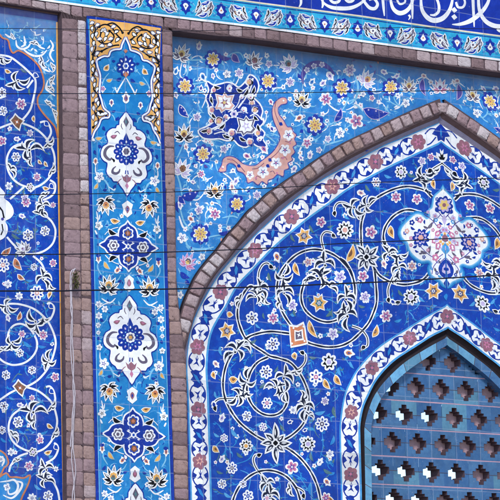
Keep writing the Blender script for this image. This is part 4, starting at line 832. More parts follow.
        for (x, y, l, rt) in ((221, 351, 10, 1.4), (253, 341, 9, -.4), (235, 433, 12, .8), (217, 435, 8, .5), (220, 472, 8, .3), (228, 495, 10, .5), (293, 238, 9, 1), (312, 229, 10, 1), (270, 277, 10, 1.2), (338, 247, 12, 0), (304, 363, 0, 0), (320, 412, 12, -.2), (310, 428, 10, .3), (283, 428, 9, .8), (312, 457, 10, 1.2), (328, 471, 11, .4), (312, 490, 16, 1.4), (313, 357, 9, .1), (276, 369, 8, -1), (262, 385, 9, -.8), (317, 392, 9, -.7), (343, 389, 8, .6), (326, 334, 8, -.2), (339, 331, 9, .3), (329, 313, 10, -.8), (295, 313, 8, 1.2), (280, 322, 8, .8), (368, 188, 9, .9), (388, 176, 9, .3), (411, 175, 9, .4), (402, 218, 8, -.3), (378, 220, 8, .9), (405, 223, 0, 0), (382, 255, 8, -.6), (401, 293, 9, .8), (422, 299, 9, .7), (372, 285, 8, 1.1), (356, 243, 8, .4), (362, 306, 8, .2), (340, 372, 10, 1.2), (231, 371, 10, 1.2), (258, 424, 8, -.4), (240, 455, 9, .6), (255, 448, 10, .9), (262, 345, 0, 0), (258, 326, 7, .7), (264, 316, 7, 1.3), (347, 217, 8, .6), (330, 226, 7, -.3), (312, 248, 0, 0), (317, 236, 6, 1), (429, 179, 7, .8), (302, 418, 0, 0), (296, 480, 9, .8), (250, 505, 9, .4), (216, 395, 8, 1.2), (359, 357, 8, .2), (398, 320, 9, -.3), (352, 365, 9, 1), (335, 412, 12, 1.3), (332, 440, 11, -1.2), (300, 508, 10, 1)):
            if l: leaf(f, (x, y), l, l * .33, rt, R.choice(('green', 'green', 'turq', 'stripe')), None, lay=1.2 + R.random() * .5)
        for q in ([(258, 440), (250, 458), (236, 464)], [(296, 433), (309, 440), (312, 458)], [(322, 432), (323, 446), (320, 458)], [(318, 378), (330, 372), (337, 378)], [(264, 398), (276, 402), (291, 408)], [(233, 379), (228, 372), (236, 362)], [(345, 239), (352, 245), (350, 252)], [(371, 240), (377, 250), (384, 262)], [(386, 322), (378, 326), (375, 331)], [(252, 326), (246, 330), (236, 331)], [(321, 228), (313, 232), (306, 235)], [(316, 357), (325, 360), (330, 362)], [(411, 289), (422, 290), (432, 291)], [(409, 273), (413, 283), (411, 292)], [(404, 178), (398, 188), (396, 194)], [(260, 372), (255, 380), (258, 392)], [(240, 470), (250, 476), (248, 492)], [(330, 278), (336, 276), (340, 277)], [(364, 276), (360, 290), (365, 297)], [(376, 188), (388, 190), (394, 196)], [(318, 424), (312, 412), (320, 402)], [(345, 222), (336, 220), (324, 222)], [(222, 440), (216, 446), (216, 452)], [(292, 474), (300, 478), (308, 490)]):
            stem(f, q, 1.0, R.choice(('turq', 'stripe')), 1.0)
        f.mx = None
    # crown flower on the axis
    s = P.part('palmette')
    for mir in (False, True):
        s.mx = MXT if mir else None
        s.poly([(443.4, 149), (440, 154), (436, 152), (436.5, 157), (439, 161), (443.4, 163)], 'white', 4); s.poly([(443.4, 153), (440.5, 157), (438.5, 156), (440, 159.5), (443.4, 160)], 'black', 4.9)
    s.mx = None
    # white medallion
    MO = [(443.6, 189), (439, 193), (435, 197), (433.6, 203), (432.6, 208), (429.3, 211), (430.5, 216.5), (426.5, 219.5), (421.5, 215.5), (416, 214.5), (410, 219.5), (404, 225.5), (401, 232), (403, 238), (408, 242.5), (410, 250), (415.5, 256.5), (422, 260.5), (428.5, 260), (432.5, 263.5), (430.5, 268.5), (431.5, 274), (436, 277.5), (441, 280.5), (445.6, 286)]
    for mir in (False, True):
        g = P.part('medallion', mir); q = spline(MO, k=3)
        cx, cy = 444.6, 236
        h = grow(q, 3.4); h2 = grow(q, 2.0); h3 = grow(q, .9)
        for hh, m_, l_ in ((h, 'mid', 3.0), (h2, 'stripe', 3.5), (h3, 'pale', 4.0)): g.poly([(443.4, hh[1][1] - 3.5)] + hh[1:-1] + [(445.9, hh[-2][1] + 2), (444.8, 236)], m_, l_)
        g.poly(q + [(445.2, 285), (444.6, 236)], 'white', 4.6)
        B = 5.4
        for (x, y, a, l) in ((430, 225, -.9, 9), (426, 227, .3, 6), (434, 219, -1.2, 6), (424, 252, .3, 8), (430, 250, 1.7, 9), (437, 252, -.6, 6), (436, 270, 1.0, 6), (421, 253, -.3, 5), (440, 262, .9, 5)): g.poly(loc((x, y), leafpts(l, l * .38, .1), a), 'grey', B + .1 * (int(x) % 5))
        for q in ([(420, 238), (426, 230), (434, 222), (441, 214)], [(424, 214), (432, 220), (437, 226)], [(441, 258), (434, 266), (432, 274)], [(420, 246), (428, 254), (436, 258), (443, 254)], [(436, 207), (440, 214), (444.8, 219)], [(434, 257), (438, 263), (445, 258)]): g.ribbon(spline(q), .8, 'purple', B - .35)
        fl = g
        c = (420.8, 237.6); g.poly(polar(c, 9.4, 9, .30, .3), 'deepl', B + .8); g.poly(polar(c, 6.6, 9, .32, .3), 'lav', B + 1.5); g.poly(polar(c, 4.8, 7, .3), 'deepl', B + 2.1); g.poly(polar(c, 3, 6, .2), 'salmon', B + 2.7)
        for (x, y, r, m) in ((407, 231, 2.8, 'salmon'), (420, 220, 3.2, 'pink'), (412, 222.5, 3.0, 'deepl'), (435.5, 257.5, 4, 'pink'), (435, 216, 3.0, 'lav'), (439, 226, 2.5, 'pink'), (434, 241, 2.8, 'pink'), (438, 247, 3, 'pink'), (437, 234, 2.6, 'pink'), (436, 220, 2.2, 'stripe'), (411, 245, 2, 'pink'), (428, 212, 2, 'lav')):
            g.poly(polar((x, y), r, 5, .3), m, B + 1 + .1 * (int(y) % 4)); g.poly(disc((x, y), r * .35, 7), 'white' if m != 'lav' else 'pink', B + 1.9)
        for k in range(5):
            a = 1.75 + k * .69; e = (445 + 9.4 * math.cos(a) * SX, 239 + 9.4 * math.sin(a)); g.poly(polar(e, 3.1, 5, .3, a), 'pink' if k % 2 else 'lav', B + 1.15); g.poly(disc(e, 1.1, 7), 'white' if k % 2 else 'pink', B + 1.9)
            e = (445 + 5.4 * math.cos(a + .2) * SX, 239 + 5.4 * math.sin(a + .2)); g.poly(polar(e, 1.7, 4, .3, a), 'gold' if k < 2 or k > 3 else 'stripe', B + 1.4)
        g.poly([(445, 234), (442.4, 236), (442, 240), (445, 242)], 'mauve', B + 2); g.poly([(445, 243), (442.5, 246), (441.6, 250), (445, 254)], 'stripe', B + 2.3)
        for (x, y, a, l) in ((413, 228, .5, 6), (415, 246, -.6, 6), (427, 244, .9, 6), (428, 232, -.7, 6), (417, 251, .4, 5), (432, 268, 1.2, 6), (440, 276, .4, 5), (437, 210, 1.0, 6), (439, 201, 1.3, 5), (425, 222, 1.5, 5), (441, 223, .6, 5)): g.poly(loc((x, y), leafpts(l, l * .42, .15), a), 'deepl' if int(x) % 2 else 'stripe', B + .55)
        for (x, y) in ((405, 233), (411, 238), (417, 219), (424, 257), (437, 273), (437, 199), (428, 250), (433, 230), (441, 231)): g.poly(polar((x, y), 2.0, 5, .35), 'deepl' if int(y) % 2 else 'pink', B + 1.0); g.poly(disc((x, y), .7, 6), 'white', B + 1.7)
        g.poly([(444.9, 214), (441.8, 219), (444.9, 225)], 'lav', B + 1.1)
        g.poly(spline([(445.4, 259), (441.5, 262), (438.5, 268), (440.5, 275), (445.5, 278.5)], k=3), 'deepl', B + .9); g.poly([(445.3, 263), (442.4, 267.5), (442, 272), (445.4, 274)], 'lav', B + 1.6); g.poly(disc((445, 269), 1.6, 8), 'deepl', B + 2.2)
        g.poly([(445.6, 280), (443.6, 283), (445.6, 287)], 'deepl', B + 1)
    s = P.part('flower'); c = (444.2, 205)
    s.poly(polar(c, 9.5, 8, .24, .2), 'deepl', 6.2); s.poly(polar(c, 7.4, 8, .28, .2), 'lav', 7); s.poly(polar(c, 5.4, 6, .34), 'yellow', 7.8); s.poly(disc(c, 2), 'mauve', 8.5)
    # tail leaf under the medallion
    leaf(f, (446.5, 297), 7, 4, 1.57, 'turq', None)
build_tympanum()
# ================================================================== spandrel
SP = Panel('spandrel_tile_panel', 'light blue tile spandrel with a salmon cloud band, between cornice and brick arch', 'tile panel', YS, (180, 350))
SP.mx = W(441, 95, YS).x
def build_spandrel():
    P = SP; f = P.part('field')
    # bounded inside by the arch ring (hidden behind it)
    pts = [(160, 20), (158, 380), (176, 380)] + [(p[0], p[1]) for p in RC]
    q = sym([(158, 20)], YS, P.mx)[:1]
    L = [W(152, 18, YS), W(152, 380, YS)] + [W(*p, YS) for p in RC]
    top = W(442, 60, YS).z; L[0].z = top
    L = L[:-1] + [Vector((P.mx, YS, L[-1].z))]
    Rr = [Vector((2 * P.mx - p.x, p.y, p.z)) for p in L[:-1]][::-1]
    poly_world(f, L + Rr, 'span', YS + .05)
    AXP = 441
    for mir in (False, True):
        def ok(x, y): return (not mir) or mirror_px((x, y), YS, P.mx)[0] < 508
        def put(name, x, y, fn):
            if mir and x > 436: return
            if ok(x, y): fn(P.part(name, mir))
            else:
                f.mx = P.mx; fn(f); f.mx = None
        # blossoms
        for (x, y, r) in ((213, 59, 6.4), (185, 86, 6.6), (268, 81, 6.6), (203, 154, 6.8), (272, 82, 0), (342, 88, 7), (315, 125, 7.2), (391, 87, 6.4), (237, 204, 6.2), (200.5, 234, 7.2)):
            if r: put('flower', x, y, lambda s, x=x, y=y, r=r: fl_gold(s, (x, y), r, 8, halo='halo'))
        for (x, y, r, rt, o, i, h, b) in ((182, 53, 9.5, -1.2, 'white', 'grey', 'yellow', 'brown'), (255, 60, 9, -1.0, 'white', 'grey', 'brown', 'mauve'), (288, 63, 9.5, -2.2, 'white', 'lav', 'green', 'brown'), (184, 133, 10.5, -1.57, 'white', 'black', 'yellow', 'brown'), (183, 168, 10, -1.2, 'white', 'lav', 'brown', 'brown'), (215, 190, 9.5, -1.4, 'white', 'black', 'gold', 'brown'), (302, 99, 9.5, -1.4, 'white', 'black', 'yellow', 'grey'), (368, 79, 9, -.8, 'white', 'lav', 'gold', 'mauve'), (409, 85, 8, -1.57, 'white', 'grey', 'yellow', 'brown'), (188.5, 261, 9, -1, 'lav', 'pink', 'grey', 'yellow')):
            put('lotus', x, y, lambda s, x=x, y=y, r=r, rt=rt, o=o, i=i, h=h, b=b: lotus(s, (x, y), r, rt, 9, o, i, h, b))
        for (x, y, r, n, c) in ((239, 73, 5.2, 6, 'lav'), (227, 74, 4.6, 5, 'none'), (197, 117, 4.8, 5, 'lav'), (201, 174, 4.6, 6, 'pink'), (224, 149, 4.8, 5, 'lav'), (290, 82, 5.4, 6, 'lav'), (269, 64, 4.2, 5, 'lav'), (326, 99, 7, 6, 'pink'), (350, 70, 6.4, 6, 'lav'), (356, 121, 8.6, 5, 'pink'), (340, 133, 5.6, 6, 'none'), (307, 143, 5.6, 5, 'pink'), (319, 150, 3.6, 5, 'lav'), (406, 103, 4.6, 5, 'none'), (215, 214, 6.6, 6, 'pink'), (182, 238, 5.6, 5, 'none'), (199, 210, 5, 5, 'lav'), (180, 295, 4, 5, 'none'), (257, 195, 5, 6, 'lav'), (342, 101, 0, 5, ''), (363, 94, 3.4, 5, 'none'), (372, 98, 3.6, 5, 'pink'), (344, 134, 0, 0, ''), (202, 257, 3.8, 5, 'none'), (328, 139, 4, 5, 'lav')):
            if r: put('flower', x, y, lambda s, x=x, y=y, r=r, n=n, c=c: fl_star(s, (x, y), r, n, c, inner='deepl' if c == 'none' else 'purple'))
        for (x, y, r, rt, c) in ((247, 156, 5.4, .4, 'pink'), (299, 118, 5.6, 2.6, 'orange'), (294, 169, 5, 2.2, 'lav'), (310, 155, 5, -1.4, 'lav'), (301, 158, 4, .8, 'lav'), (176, 71, 5, -1.2, 'span'), (203, 77, 5.6, 1.1, 'span'), (312, 82, 5, -.9, 'span'), (323, 83, 5, -.7, 'lav'), (330, 76, 6, .9, 'lav'), (213, 76, 3.6, 1.4, 'lav'), (201, 88, 3.6, -1.4, 'purple'), (180, 205, 5, 1.4, 'lav'), (191, 219, 5, .7, 'orange'), (232, 187, 5, 1.5, 'salmon'), (236, 181, 5, -1, 'lav'), (272, 129, 4, 1, 'purple'), (199, 46, 5, -1.4, 'lav'), (235, 206, 0, 0, ''), (424, 76, 4, .5, 'salmon'), (264, 149, 6.5, .9, 'pink'), (271, 102, 4, 1, 'pink'), (176, 95, 4, 1.3, 'lav'), (186, 147, 4, 1.2, 'salmon'), (384, 72, 4.5, .4, 'lav'), (397, 76, 4, -.7, 'lav'), (193, 182, 3.5, .3, 'lav')):
            if r: put('bud', x, y, lambda s, x=x, y=y, r=r, rt=rt, c=c: bud(s, (x, y), r, rt, c))
        f.mx = P.mx if mir else None
        for (x, y, l, w, rt, m, e) in ((184, 111, 15, 6.5, .9, 'ink', 'white'), (338, 115, 14, 5.5, -1.1, 'ink', 'lav'), (376, 111, 27, 10, .15, 'ink', 'lav'), (424, 87, 16, 5, 1.4, 'purple', 'lav'), (185, 275, 12, 5.5, .5, 'ink', None), (190, 194, 20, 9, -.3, 'ink', None), (182, 200, 9, 5, .9, 'ink', 'lav'), (225, 57, 14, 5, .2, 'purple', None), (236, 58, 10, 6, .9, 'purple', 'lav'), (224, 232, 12, 4, -.3, 'ink', None), (178, 207, 12, 3.4, 1.4, 'ink', None), (188, 282, 7, 4, .9, 'ink', None), (371, 92, 9, 4, .6, 'ink', None), (302, 131, 4, 4, .8, 'ink', None), (174, 88, 4, 3, 0, 'ink', None), (336, 105, 6, 3, .4, 'turq', None), (350, 95, 8, 4, .8, 'turq', None), (206, 166, 5, 3, .5, 'purple', None), (280, 118, 5, 4, .8, 'ink', None), (393, 108, 5, 3, .4, 'turq', None), (415, 96, 8, 4, -.3, 'turq', None), (260, 96, 6, 3, .4, 'turq', None), (196, 100, 6, 3, .8, 'turq', None), (300, 76, 7, 3, .9, 'ink', None)):
            leaf(f, (x, y), l, w, rt, m, e, lay=2.4 + R.random() * .4)
            if l > 14 and m == 'ink':
                for k in (-.28, 0, .28): f.poly(disc((x + k * l * math.cos(rt), y + k * l * math.sin(rt)), 1.0, 7), 'lav', 4.3)
        # crescent wreath
        wr = spline([(303, 84), (302.5, 76), (306, 69), (313, 64.5), (321, 64), (329, 68), (335, 75)])
        f.ribbon(wr, [1 + 5.5 * math.sin(math.pi * min(1, i / (len(wr) - 1))) for i in range(len(wr))], 'purple', 2.6)
        for (x, y) in ((307, 70), (314, 66), (322, 64.5)): fl_star(f, (x, y), 3.2, 5, 'lav', inner='ink')
        for q, w in (([(182, 62), (180, 75), (185, 80)], 1.2), ([(189, 60), (198, 60), (207, 59)], 1.5), ([(189, 60), (188, 70), (186, 78)], 1.5), ([(222, 62), (231, 54), (240, 53), (244, 60)], 1.3), ([(243, 66), (248, 60), (252, 58)], 1.2), ([(239, 78), (236, 84), (232, 88)], 1.2), ([(262, 66), (266, 74), (268, 78)], 1.2), ([(195, 78), (192, 84), (204, 82)], 1.6), ([(207, 66), (207, 74), (206, 82)], 1.3), ([(176, 76), (182, 82), (185, 84)], 1), ([(296, 66), (303, 74), (302, 92)], 1.2), ([(300, 62), (306, 66), (309, 72)], 1.4), ([(354, 74), (358, 86), (356, 98), (350, 104)], 2.0), ([(360, 90), (365, 82), (368, 80)], 1.2), ([(376, 74), (384, 78), (391, 84)], 1.3), ([(386, 72), (396, 74), (404, 80)], 1.3), ([(398, 90), (394, 98), (400, 106), (406, 103)], 1.1), ([(416, 80), (424, 77), (432, 82)], 1.2), ([(350, 92), (346, 104), (339, 114)], 1.3), ([(346, 112), (336, 110), (328, 104)], 1.4), ([(340, 118), (333, 123), (326, 126)], 1.3), ([(312, 134), (306, 140), (300, 150), (300, 160)], 1.5), ([(307, 148), (298, 146), (294, 150)], 1.4), ([(324, 146), (332, 143), (343, 140)], 1.6), ([(331, 132), (327, 140), (323, 152)], 1.2), ([(301, 106), (300, 114), (304, 128)], 1), ([(288, 108), (293, 115), (297, 118)], 1.5), ([(274, 138), (280, 142), (262, 120), (252, 128)], 0), ([(263, 133), (270, 138), (276, 143)], 1.4), ([(190, 166), (196, 152), (204, 146)], 1.1), ([(209, 153), (215, 153), (222, 151)], 1.2), ([(203, 164), (202, 170), (206, 184)], 1.1), ([(184, 142), (180, 152), (176, 160)], 1.2), ([(190, 126), (188, 118), (193, 110)], 1.1), ([(222, 172), (230, 178), (236, 186)], 1.3), ([(176, 172), (180, 184), (182, 196)], 1.6), ([(205, 192), (197, 200), (186, 197)], 1.2), ([(186, 236), (187, 245), (195, 249), (205, 249), (214, 247)], 2.1), ([(222, 218), (232, 216), (238, 218)], 1.6), ([(226, 226), (228, 220), (230, 214)], 1.1), ([(192, 222), (184, 228), (179, 216)], 1.8), ([(180, 208), (184, 222), (190, 228)], 1.6), ([(206, 238), (214, 236), (226, 234)], 1.2), ([(178, 268), (182, 276), (187, 279)], 1.4), ([(178, 285), (181, 291), (184, 286)], 1.2), ([(198, 262), (201, 256), (206, 252)], 1), ([(242, 164), (250, 160), (256, 158)], 1.1), ([(254, 152), (257, 160), (258, 166)], 1.4), ([(346, 128), (352, 124), (354, 122)], 1.2), ([(363, 112), (358, 106), (352, 104)], 1), ([(390, 110), (398, 108), (402, 104)], 1.3), ([(284, 88), (276, 88), (272, 92)], 1.1), ([(198, 92), (206, 96), (202, 108)], 1.1), ([(258, 76), (262, 84), (268, 92), (264, 98)], 1.1)):
            if w: stem(f, q, w, R.choice(('white', 'pale', 'pale')), 1.4)
        sprigs(f, [(178, 44), (200, 46), (440, 76), (440, 96), (420, 106), (330, 150), (262, 198), (214, 250), (196, 284), (180, 300)], 300, ('pale', 'pale', 'white', 'turq', 'stripe'), (8, 15), 1.0, flw=.5)
        for k in range(110):
            x, y = R.uniform(176, 430), R.uniform(48, 285)
            if y > 285 - (x - 176) * .85 + (0 if x < 300 else 30): continue
            if 205 < x < 264 and 74 < y < 150: continue
            leaf(f, (x, y), R.uniform(2.5, 6), R.uniform(1.2, 2.4), R.uniform(0, 3), R.choice(('turq', 'pale', 'purple', 'salmon', 'stripe', 'ink')), None, lay=.9 + R.random() * .4)
        f.mx = None
        # salmon cloud band
        def cloud(s):
            pts = [(219, 171), (222, 165), (223.5, 159), (229, 156.5), (236, 158.5), (242, 163.5), (249, 166), (256, 165.5), (262, 161), (268, 156.5), (274, 151), (279, 143), (280.5, 136), (277, 128), (273.5, 119), (272.5, 110), (275, 103), (281, 98), (286, 98.5), (286.5, 103), (281, 104.5), (277.5, 109), (279, 115), (283, 120), (287, 127), (291, 127.5), (293, 132), (296, 135), (294, 139), (296, 144), (292.5, 147), (294.5, 152), (291, 156), (292, 160), (287.5, 163), (288.5, 168), (284, 170), (283, 176), (277.5, 174), (273, 178), (268, 180), (267, 184), (262, 181), (258, 184.5), (253, 181), (248, 182.5), (246.5, 177), (243, 172.5), (238, 170.5), (236, 165.5), (231, 162.5), (226.5, 165), (225.5, 171)]
            p = spline(pts, True, 3); s.poly(grow(p, .9), 'purple', 3); s.poly(p, 'salmon', 3.8)
            for (x, y, r) in ((288.5, 135, 6), (285, 150, 6.4), (276, 163, 6.2), (263, 172, 6.4), (250, 175, 4.6)):
                s.poly(polar((x, y), r, 5, .36, .3), 'white', 4.6); s.poly(spiky((x, y), 5, r * .62, r * .16, .3), 'deepl', 5.4); s.poly(disc((x, y), r * .16, 7), 'pink', 6.1)
            for (x, y) in ((239, 166), (281, 124), (270, 160), (268, 166)): s.poly(loc((x, y), leafpts(4.6, 3.6, 0), .6), 'deepl', 4.7)
            for q in ([(227, 159), (233, 160), (239, 165), (245, 172)], [(276, 101), (274.8, 110), (277, 118), (281, 126)], [(270, 159), (277, 153), (282, 146)], [(252, 169), (258, 168), (264, 163)], [(285, 141), (289, 142), (292, 139)], [(281, 158), (285, 157), (287, 160)], [(270, 172), (273, 171), (275, 174)], [(256, 180), (257, 176), (261, 178)]): s.ribbon(spline(q), .8, 'mauve', 4.65)
            s.poly(disc((283.5, 100.6), 1.0, 7), 'white', 4.8); s.poly(disc((223, 167), 1.0, 7), 'white', 4.8)
            for (x, y) in ((277, 173), (290, 143), (256, 178), (283, 158), (231, 159.5), (222.5, 168)): s.poly(disc((x, y), 1.2, 7), 'pink', 4.75)
        put('cloud_band', 260, 150, cloud)
        # big arabesque medallion
        def shamsa(s):
            o = [(207, 82), (213, 85.5), (221, 84.5), (227, 83), (233, 84.5), (239, 88), (246, 82), (250, 75.5), (255.5, 79), (258, 85), (256.5, 92), (253, 97.5), (259, 104), (262, 111), (260.5, 117), (263, 122), (259, 127.5), (264, 133), (262, 139), (266, 146), (258.5, 146), (252, 142.5), (246, 146.5), (239, 144.5), (234, 139.5), (227, 140), (219.5, 138), (211, 138.5), (203, 137), (199, 131), (206, 127.5), (212, 124), (214, 118.5), (209.5, 113), (209, 105), (206.5, 98), (209.5, 90)]
            p = spline(o, True, 3); s.poly(grow(p, 1.5), 'white', 3); s.poly(p, 'deepl', 3.8)
            for c, m1, m2 in ((( 224.5, 102.5), 'salmon', 'mauve'), ((246, 126), 'grey', 'lav')):
                q = [(-9, -8), (-2, -6), (0, -9.5), (3, -6), (9.5, -7), (7, 0), (10, 3), (6.5, 7), (1, 6.5), (-3, 9.5), (-5, 6), (-10, 6.5), (-7, 0)]
                s.poly(loc(c, [(x * 1.14, y * 1.14) for x, y in q]), 'white', 4.7); s.poly(loc(c, q), m1 if m1 == 'salmon' else 'grey', 5.4); s.poly(loc(c, [(x * .78, y * .78) for x, y in q]), 'white', 6.1); s.poly(spiky(c, 5, 5, 2, .5), m2, 6.8); s.poly(disc(c, 1.6, 8), 'yellow' if m1 == 'salmon' else 'white', 7.5)
            for q, w in (([(228, 112), (234, 109), (238, 104), (240, 98)], .9), ([(231, 118), (235, 114), (240, 112), (248, 113)], .9), ([(203, 133), (212, 129), (222, 124), (230, 117)], 1.6), ([(253, 78), (250, 90), (244, 100), (238, 108)], 1.6), ([(212, 90), (210, 98), (213, 106)], 1.3), ([(226, 134), (220, 128), (214, 130)], 1.2), ([(262, 120), (256, 114), (250, 116)], 1.2), ([(238, 92), (244, 90), (249, 86)], 1.2), ([(214, 134), (222, 132), (230, 134)], 1.1)): s.ribbon(spline(q), w, 'white', 4.3 + .1 * (len(q) % 3))
            s.poly(polar((234, 114), 4.4, 6, .3), 'white', 4.85); s.poly(polar((234, 114), 2.8, 6, .3), 'lav', 5.5); s.poly(disc((234, 114), 1.2, 8), 'deepl', 6.2)
            for (x, y, r) in ((212, 110, 3.4), (219, 121, 4), (232, 133, 4), (209, 131, 3.2), (250, 142, 3.6), (255, 110, 3.2), (251, 97, 3.4), (249, 82, 3.6), (230, 88, 3.4), (214, 90, 3), (244, 110, 3), (252, 103, 3), (231, 141 - 3, 2.5), (258, 133, 3.4), (242, 97, 2.6), (226, 117, 2.6), (211, 121, 2.6), (260, 139, 3)):
                s.poly(polar((x, y), r * 1.18, 5, .12, .5), 'white', 4.9); s.poly(loc((x + .5, y + .4), leafpts(r * 2.1, r * 1.5, .2), x * .7), 'black' if int(x) % 2 else 'deepl', 5.3); s.poly(disc((x, y), r * .72), 'salmon' if int(x + y) % 3 else 'white', 5.6); s.poly(disc((x - .4, y + .5), r * .3, 8), 'pink' if int(x) % 3 else 'yellow', 6.1)
            for (x, y, l, a) in ((205, 130, 9, -.3), (222, 126, 8, -.7), (227, 136, 9, .3), (243, 139, 8, .5), (259, 128, 7, 1.2), (246, 92, 9, -1), (253, 90, 8, -1.2), (240, 90, 7, .3), (212, 100, 7, 1.3), (217, 87, 7, .2), (256, 118, 6, .7), (214, 116, 6, .8)): leaf(s, (x, y), l, 2.6, a, 'black', 'white', lay=4.55)
        put('arabesque_medallion', 234, 112, shamsa)
    # white and pink flower on the axis of the arch
    s = P.part('lotus'); lotus(s, (440, 86), 8.5, -1.57, 9, 'white', 'pink', 'white', 'purple')
build_spandrel()
# ================================================================== window: blue frame and pierced lattice
WIN = thing('lattice_window', 'pointed window of pierced blue glazed bricks with stepped cross holes', 'window', W(370, BOT, YW))
WORLD[WIN] = W(370, BOT, YW).copy()
def build_window():
    for mir in (False, True):
        mx = MXT if mir else None
        s = Sheet('frame', WIN, YW, mx); o = spline(FO, k=5); i = spline(FI, k=5); gi = spline([p[1] for p in GP], k=5)
        n = len(o)
        # dark joint between the tile border and the frame
        m = min(len(gi), n)
        def res(c, k):
            L = [0]
            for a, b in zip(c, c[1:]): L.append(L[-1] + math.hypot(b[0] - a[0], b[1] - a[1]))
            out = []
            for j in range(k):
                t = L[-1] * j / (k - 1); q = 0
                while q < len(L) - 2 and L[q + 1] < t: q += 1
                f = (t - L[q]) / (L[q + 1] - L[q]); out.append((c[q][0] + (c[q + 1][0] - c[q][0]) * f, c[q][1] + (c[q + 1][1] - c[q][1]) * f))
            return out
        K = 60; A, B, C = res(gi, K), res(o, K), res(i, K)
        g = Sheet('joint', WIN, YW, mx); s.clamp = g.clamp = MXT
        q = [g.P(p, 0, YT + .008) for p in A] + [g.P((p[0] * .5 + b[0] * .5, p[1] * .5 + b[1] * .5), 0, YT + .03) for p, b in zip(A, B)] + [g.P(p, 0, YW) for p in B]
        g.raw(q, [[k, k + 1, K + k + 1, K + k] for k in range(K - 1)] + [[K + k, K + k + 1, 2 * K + k + 1, 2 * K + k] for k in range(K - 1)], 'gap')
        # glazed frame bricks
        k = 0
        while k < K - 1:
            e = min(K - 1, k + 4)
            m = R.choice(('frame', 'frame', 'frame', 'lat3', 'lat'))
            for j in range(k, e):
                s.poly([B[j], B[j + 1], C[j + 1], C[j]], m, 1)
            s.ribbon([B[k], C[k]], .5, 'mortar', 1.8)
            k = e
        q = [s.P(p, 1) for p in C]; s.raw(q + [Vector((p.x, YG + .03, p.z)) for p in q], [[k, k + 1, K + k + 1, K + k] for k in range(K - 1)], 'lat2')
    # pierced lattice, built course by course in wall coordinates
    lat = Sheet('lattice', WIN, YG); rev = Sheet('hole_reveals', WIN, YG)
    c0 = W(429.3, 416.3, YG); dx = (W(454.2, 418, YG) - c0).x; dz = (c0 - W(430.5, 444.3, YG)).z
    cr = [(.30, 1), (.30, .62), (.62, .62), (.62, .34), (1, .34)]
    hole = []
    for sx, sz, rev_ in ((1, 1, False), (-1, 1, True), (-1, -1, False), (1, -1, True)):
        hole += [(sx * a, sz * b) for a, b in (cr if not rev_ else cr[::-1])]
    hw, hh = dx * .335, dz * .36
    D = .095
    inner = sym(spline(FI, k=5), YG, MXT)
    zb = W(400, BOT, YG).z
    def inside(x, z, m):
        # margin test against the arch line
        best = -9
        xs = abs(x - MXT)
        pts = [(abs(p.x - MXT), p.z) for p in inner[:len(inner) // 2 + 1]]
        lim = -1
        for a, b in zip(pts, pts[1:]):
            if min(a[1], b[1]) <= z <= max(a[1], b[1]): lim = max(lim, a[0] + (b[0] - a[0]) * ((z - a[1]) / ((b[1] - a[1]) or 1)))
        if z < pts[0][1]: lim = pts[0][0]
        return xs < lim + m
    LAT = ['lat', 'lat', 'lat2', 'lat2', 'lat3', 'lat']
    openings = []
    for r in range(-9, 5):
        zc = c0.z + r * dz
        off = 0 if r % 2 == 0 else .5
        off -= .0
        for k in range(-9, 16):
            xc = c0.x + (k + off) * dx
            if not inside(xc, zc - dz * .5, dx * .9): continue
            if zc + dz / 2 < zb - .02: continue
            x0, x1, z0, z1 = xc - dx / 2, xc + dx / 2, zc - dz / 2, zc + dz / 2
            H = [(xc + a * hw + R.uniform(-.0012, .0012), zc + b * hh + R.uniform(-.0012, .0012)) for a, b in hole]
            # four bricks round the hole: left-top, right-top, left-bottom, right-bottom pieces
            n = len(H)
            top = [(x1, zc), (x1, z1), (x0, z1), (x0, zc)]
            up = [h for h in H if h[1] > zc - 1e-6 + .0]
            upH = sorted([h for i_, h in enumerate(H) if hole[i_][1] > 0], key=lambda h: 0)
            i0 = list(range(0, 10)); i1 = list(range(10, 20))
            # H runs counter-clockwise starting at (.30, 1): reorder into an upper and a lower chain
            chain = sorted(range(n), key=lambda i_: math.atan2(hole[i_][1], hole[i_][0]))
            upc = [H[i_] for i_ in chain if hole[i_][1] > 0]; loc_ = [H[i_] for i_ in chain if hole[i_][1] < 0]
            mU, mL = R.choice(LAT), R.choice(LAT)
            for side, ch in ((1, upc), (-1, loc_)):
                e = .0018
                if side > 0: poly = [(x1, zc), (x1, z1 - .0035), (x0, z1 - .0035), (x0, zc), (ch[-1][0], zc)] + ch[::-1] + [(ch[0][0], zc)]
                else: poly = [(x0, zc), (x0, z0 + .0035), (x1, z0 + .0035), (x1, zc), (ch[-1][0], zc)] + ch[::-1] + [(ch[0][0], zc)]
                yy = YG - R.uniform(0, .0022)
                poly_world(lat, [Vector((px_, yy, pz_)) for px_, pz_ in poly], mU if side > 0 else mL)
            full = upc + loc_
            a = [Vector((p[0], YG, p[1])) for p in full]; b = [Vector((p[0], YG + D, p[1])) for p in full]
            N_ = len(full)
            rev.raw(a + b, [[i_, (i_ + 1) % N_, N_ + (i_ + 1) % N_, N_ + i_] for i_ in range(N_)], 'reveal')
            rev.raw([Vector((p.x, YG - .0022, p.z)) for p in a] + a, [[i_, (i_ + 1) % N_, N_ + (i_ + 1) % N_, N_ + i_] for i_ in range(N_)], 'lat2')
            # joints
            lat.raw([Vector((x0, YG - .0006, z1 - .004)), Vector((x1, YG - .0006, z1 - .004)), Vector((x1, YG - .0006, z1 + .004)), Vector((x0, YG - .0006, z1 + .004))], [[0, 1, 2, 3]], 'pinkm')
            lat.raw([Vector((x0, YG - .0030, zc - .0012)), Vector((xc - hw, YG - .0030, zc - .0012)), Vector((xc - hw, YG - .0030, zc + .0012)), Vector((x0, YG - .0030, zc + .0012))], [[0, 1, 2, 3]], 'mortar')
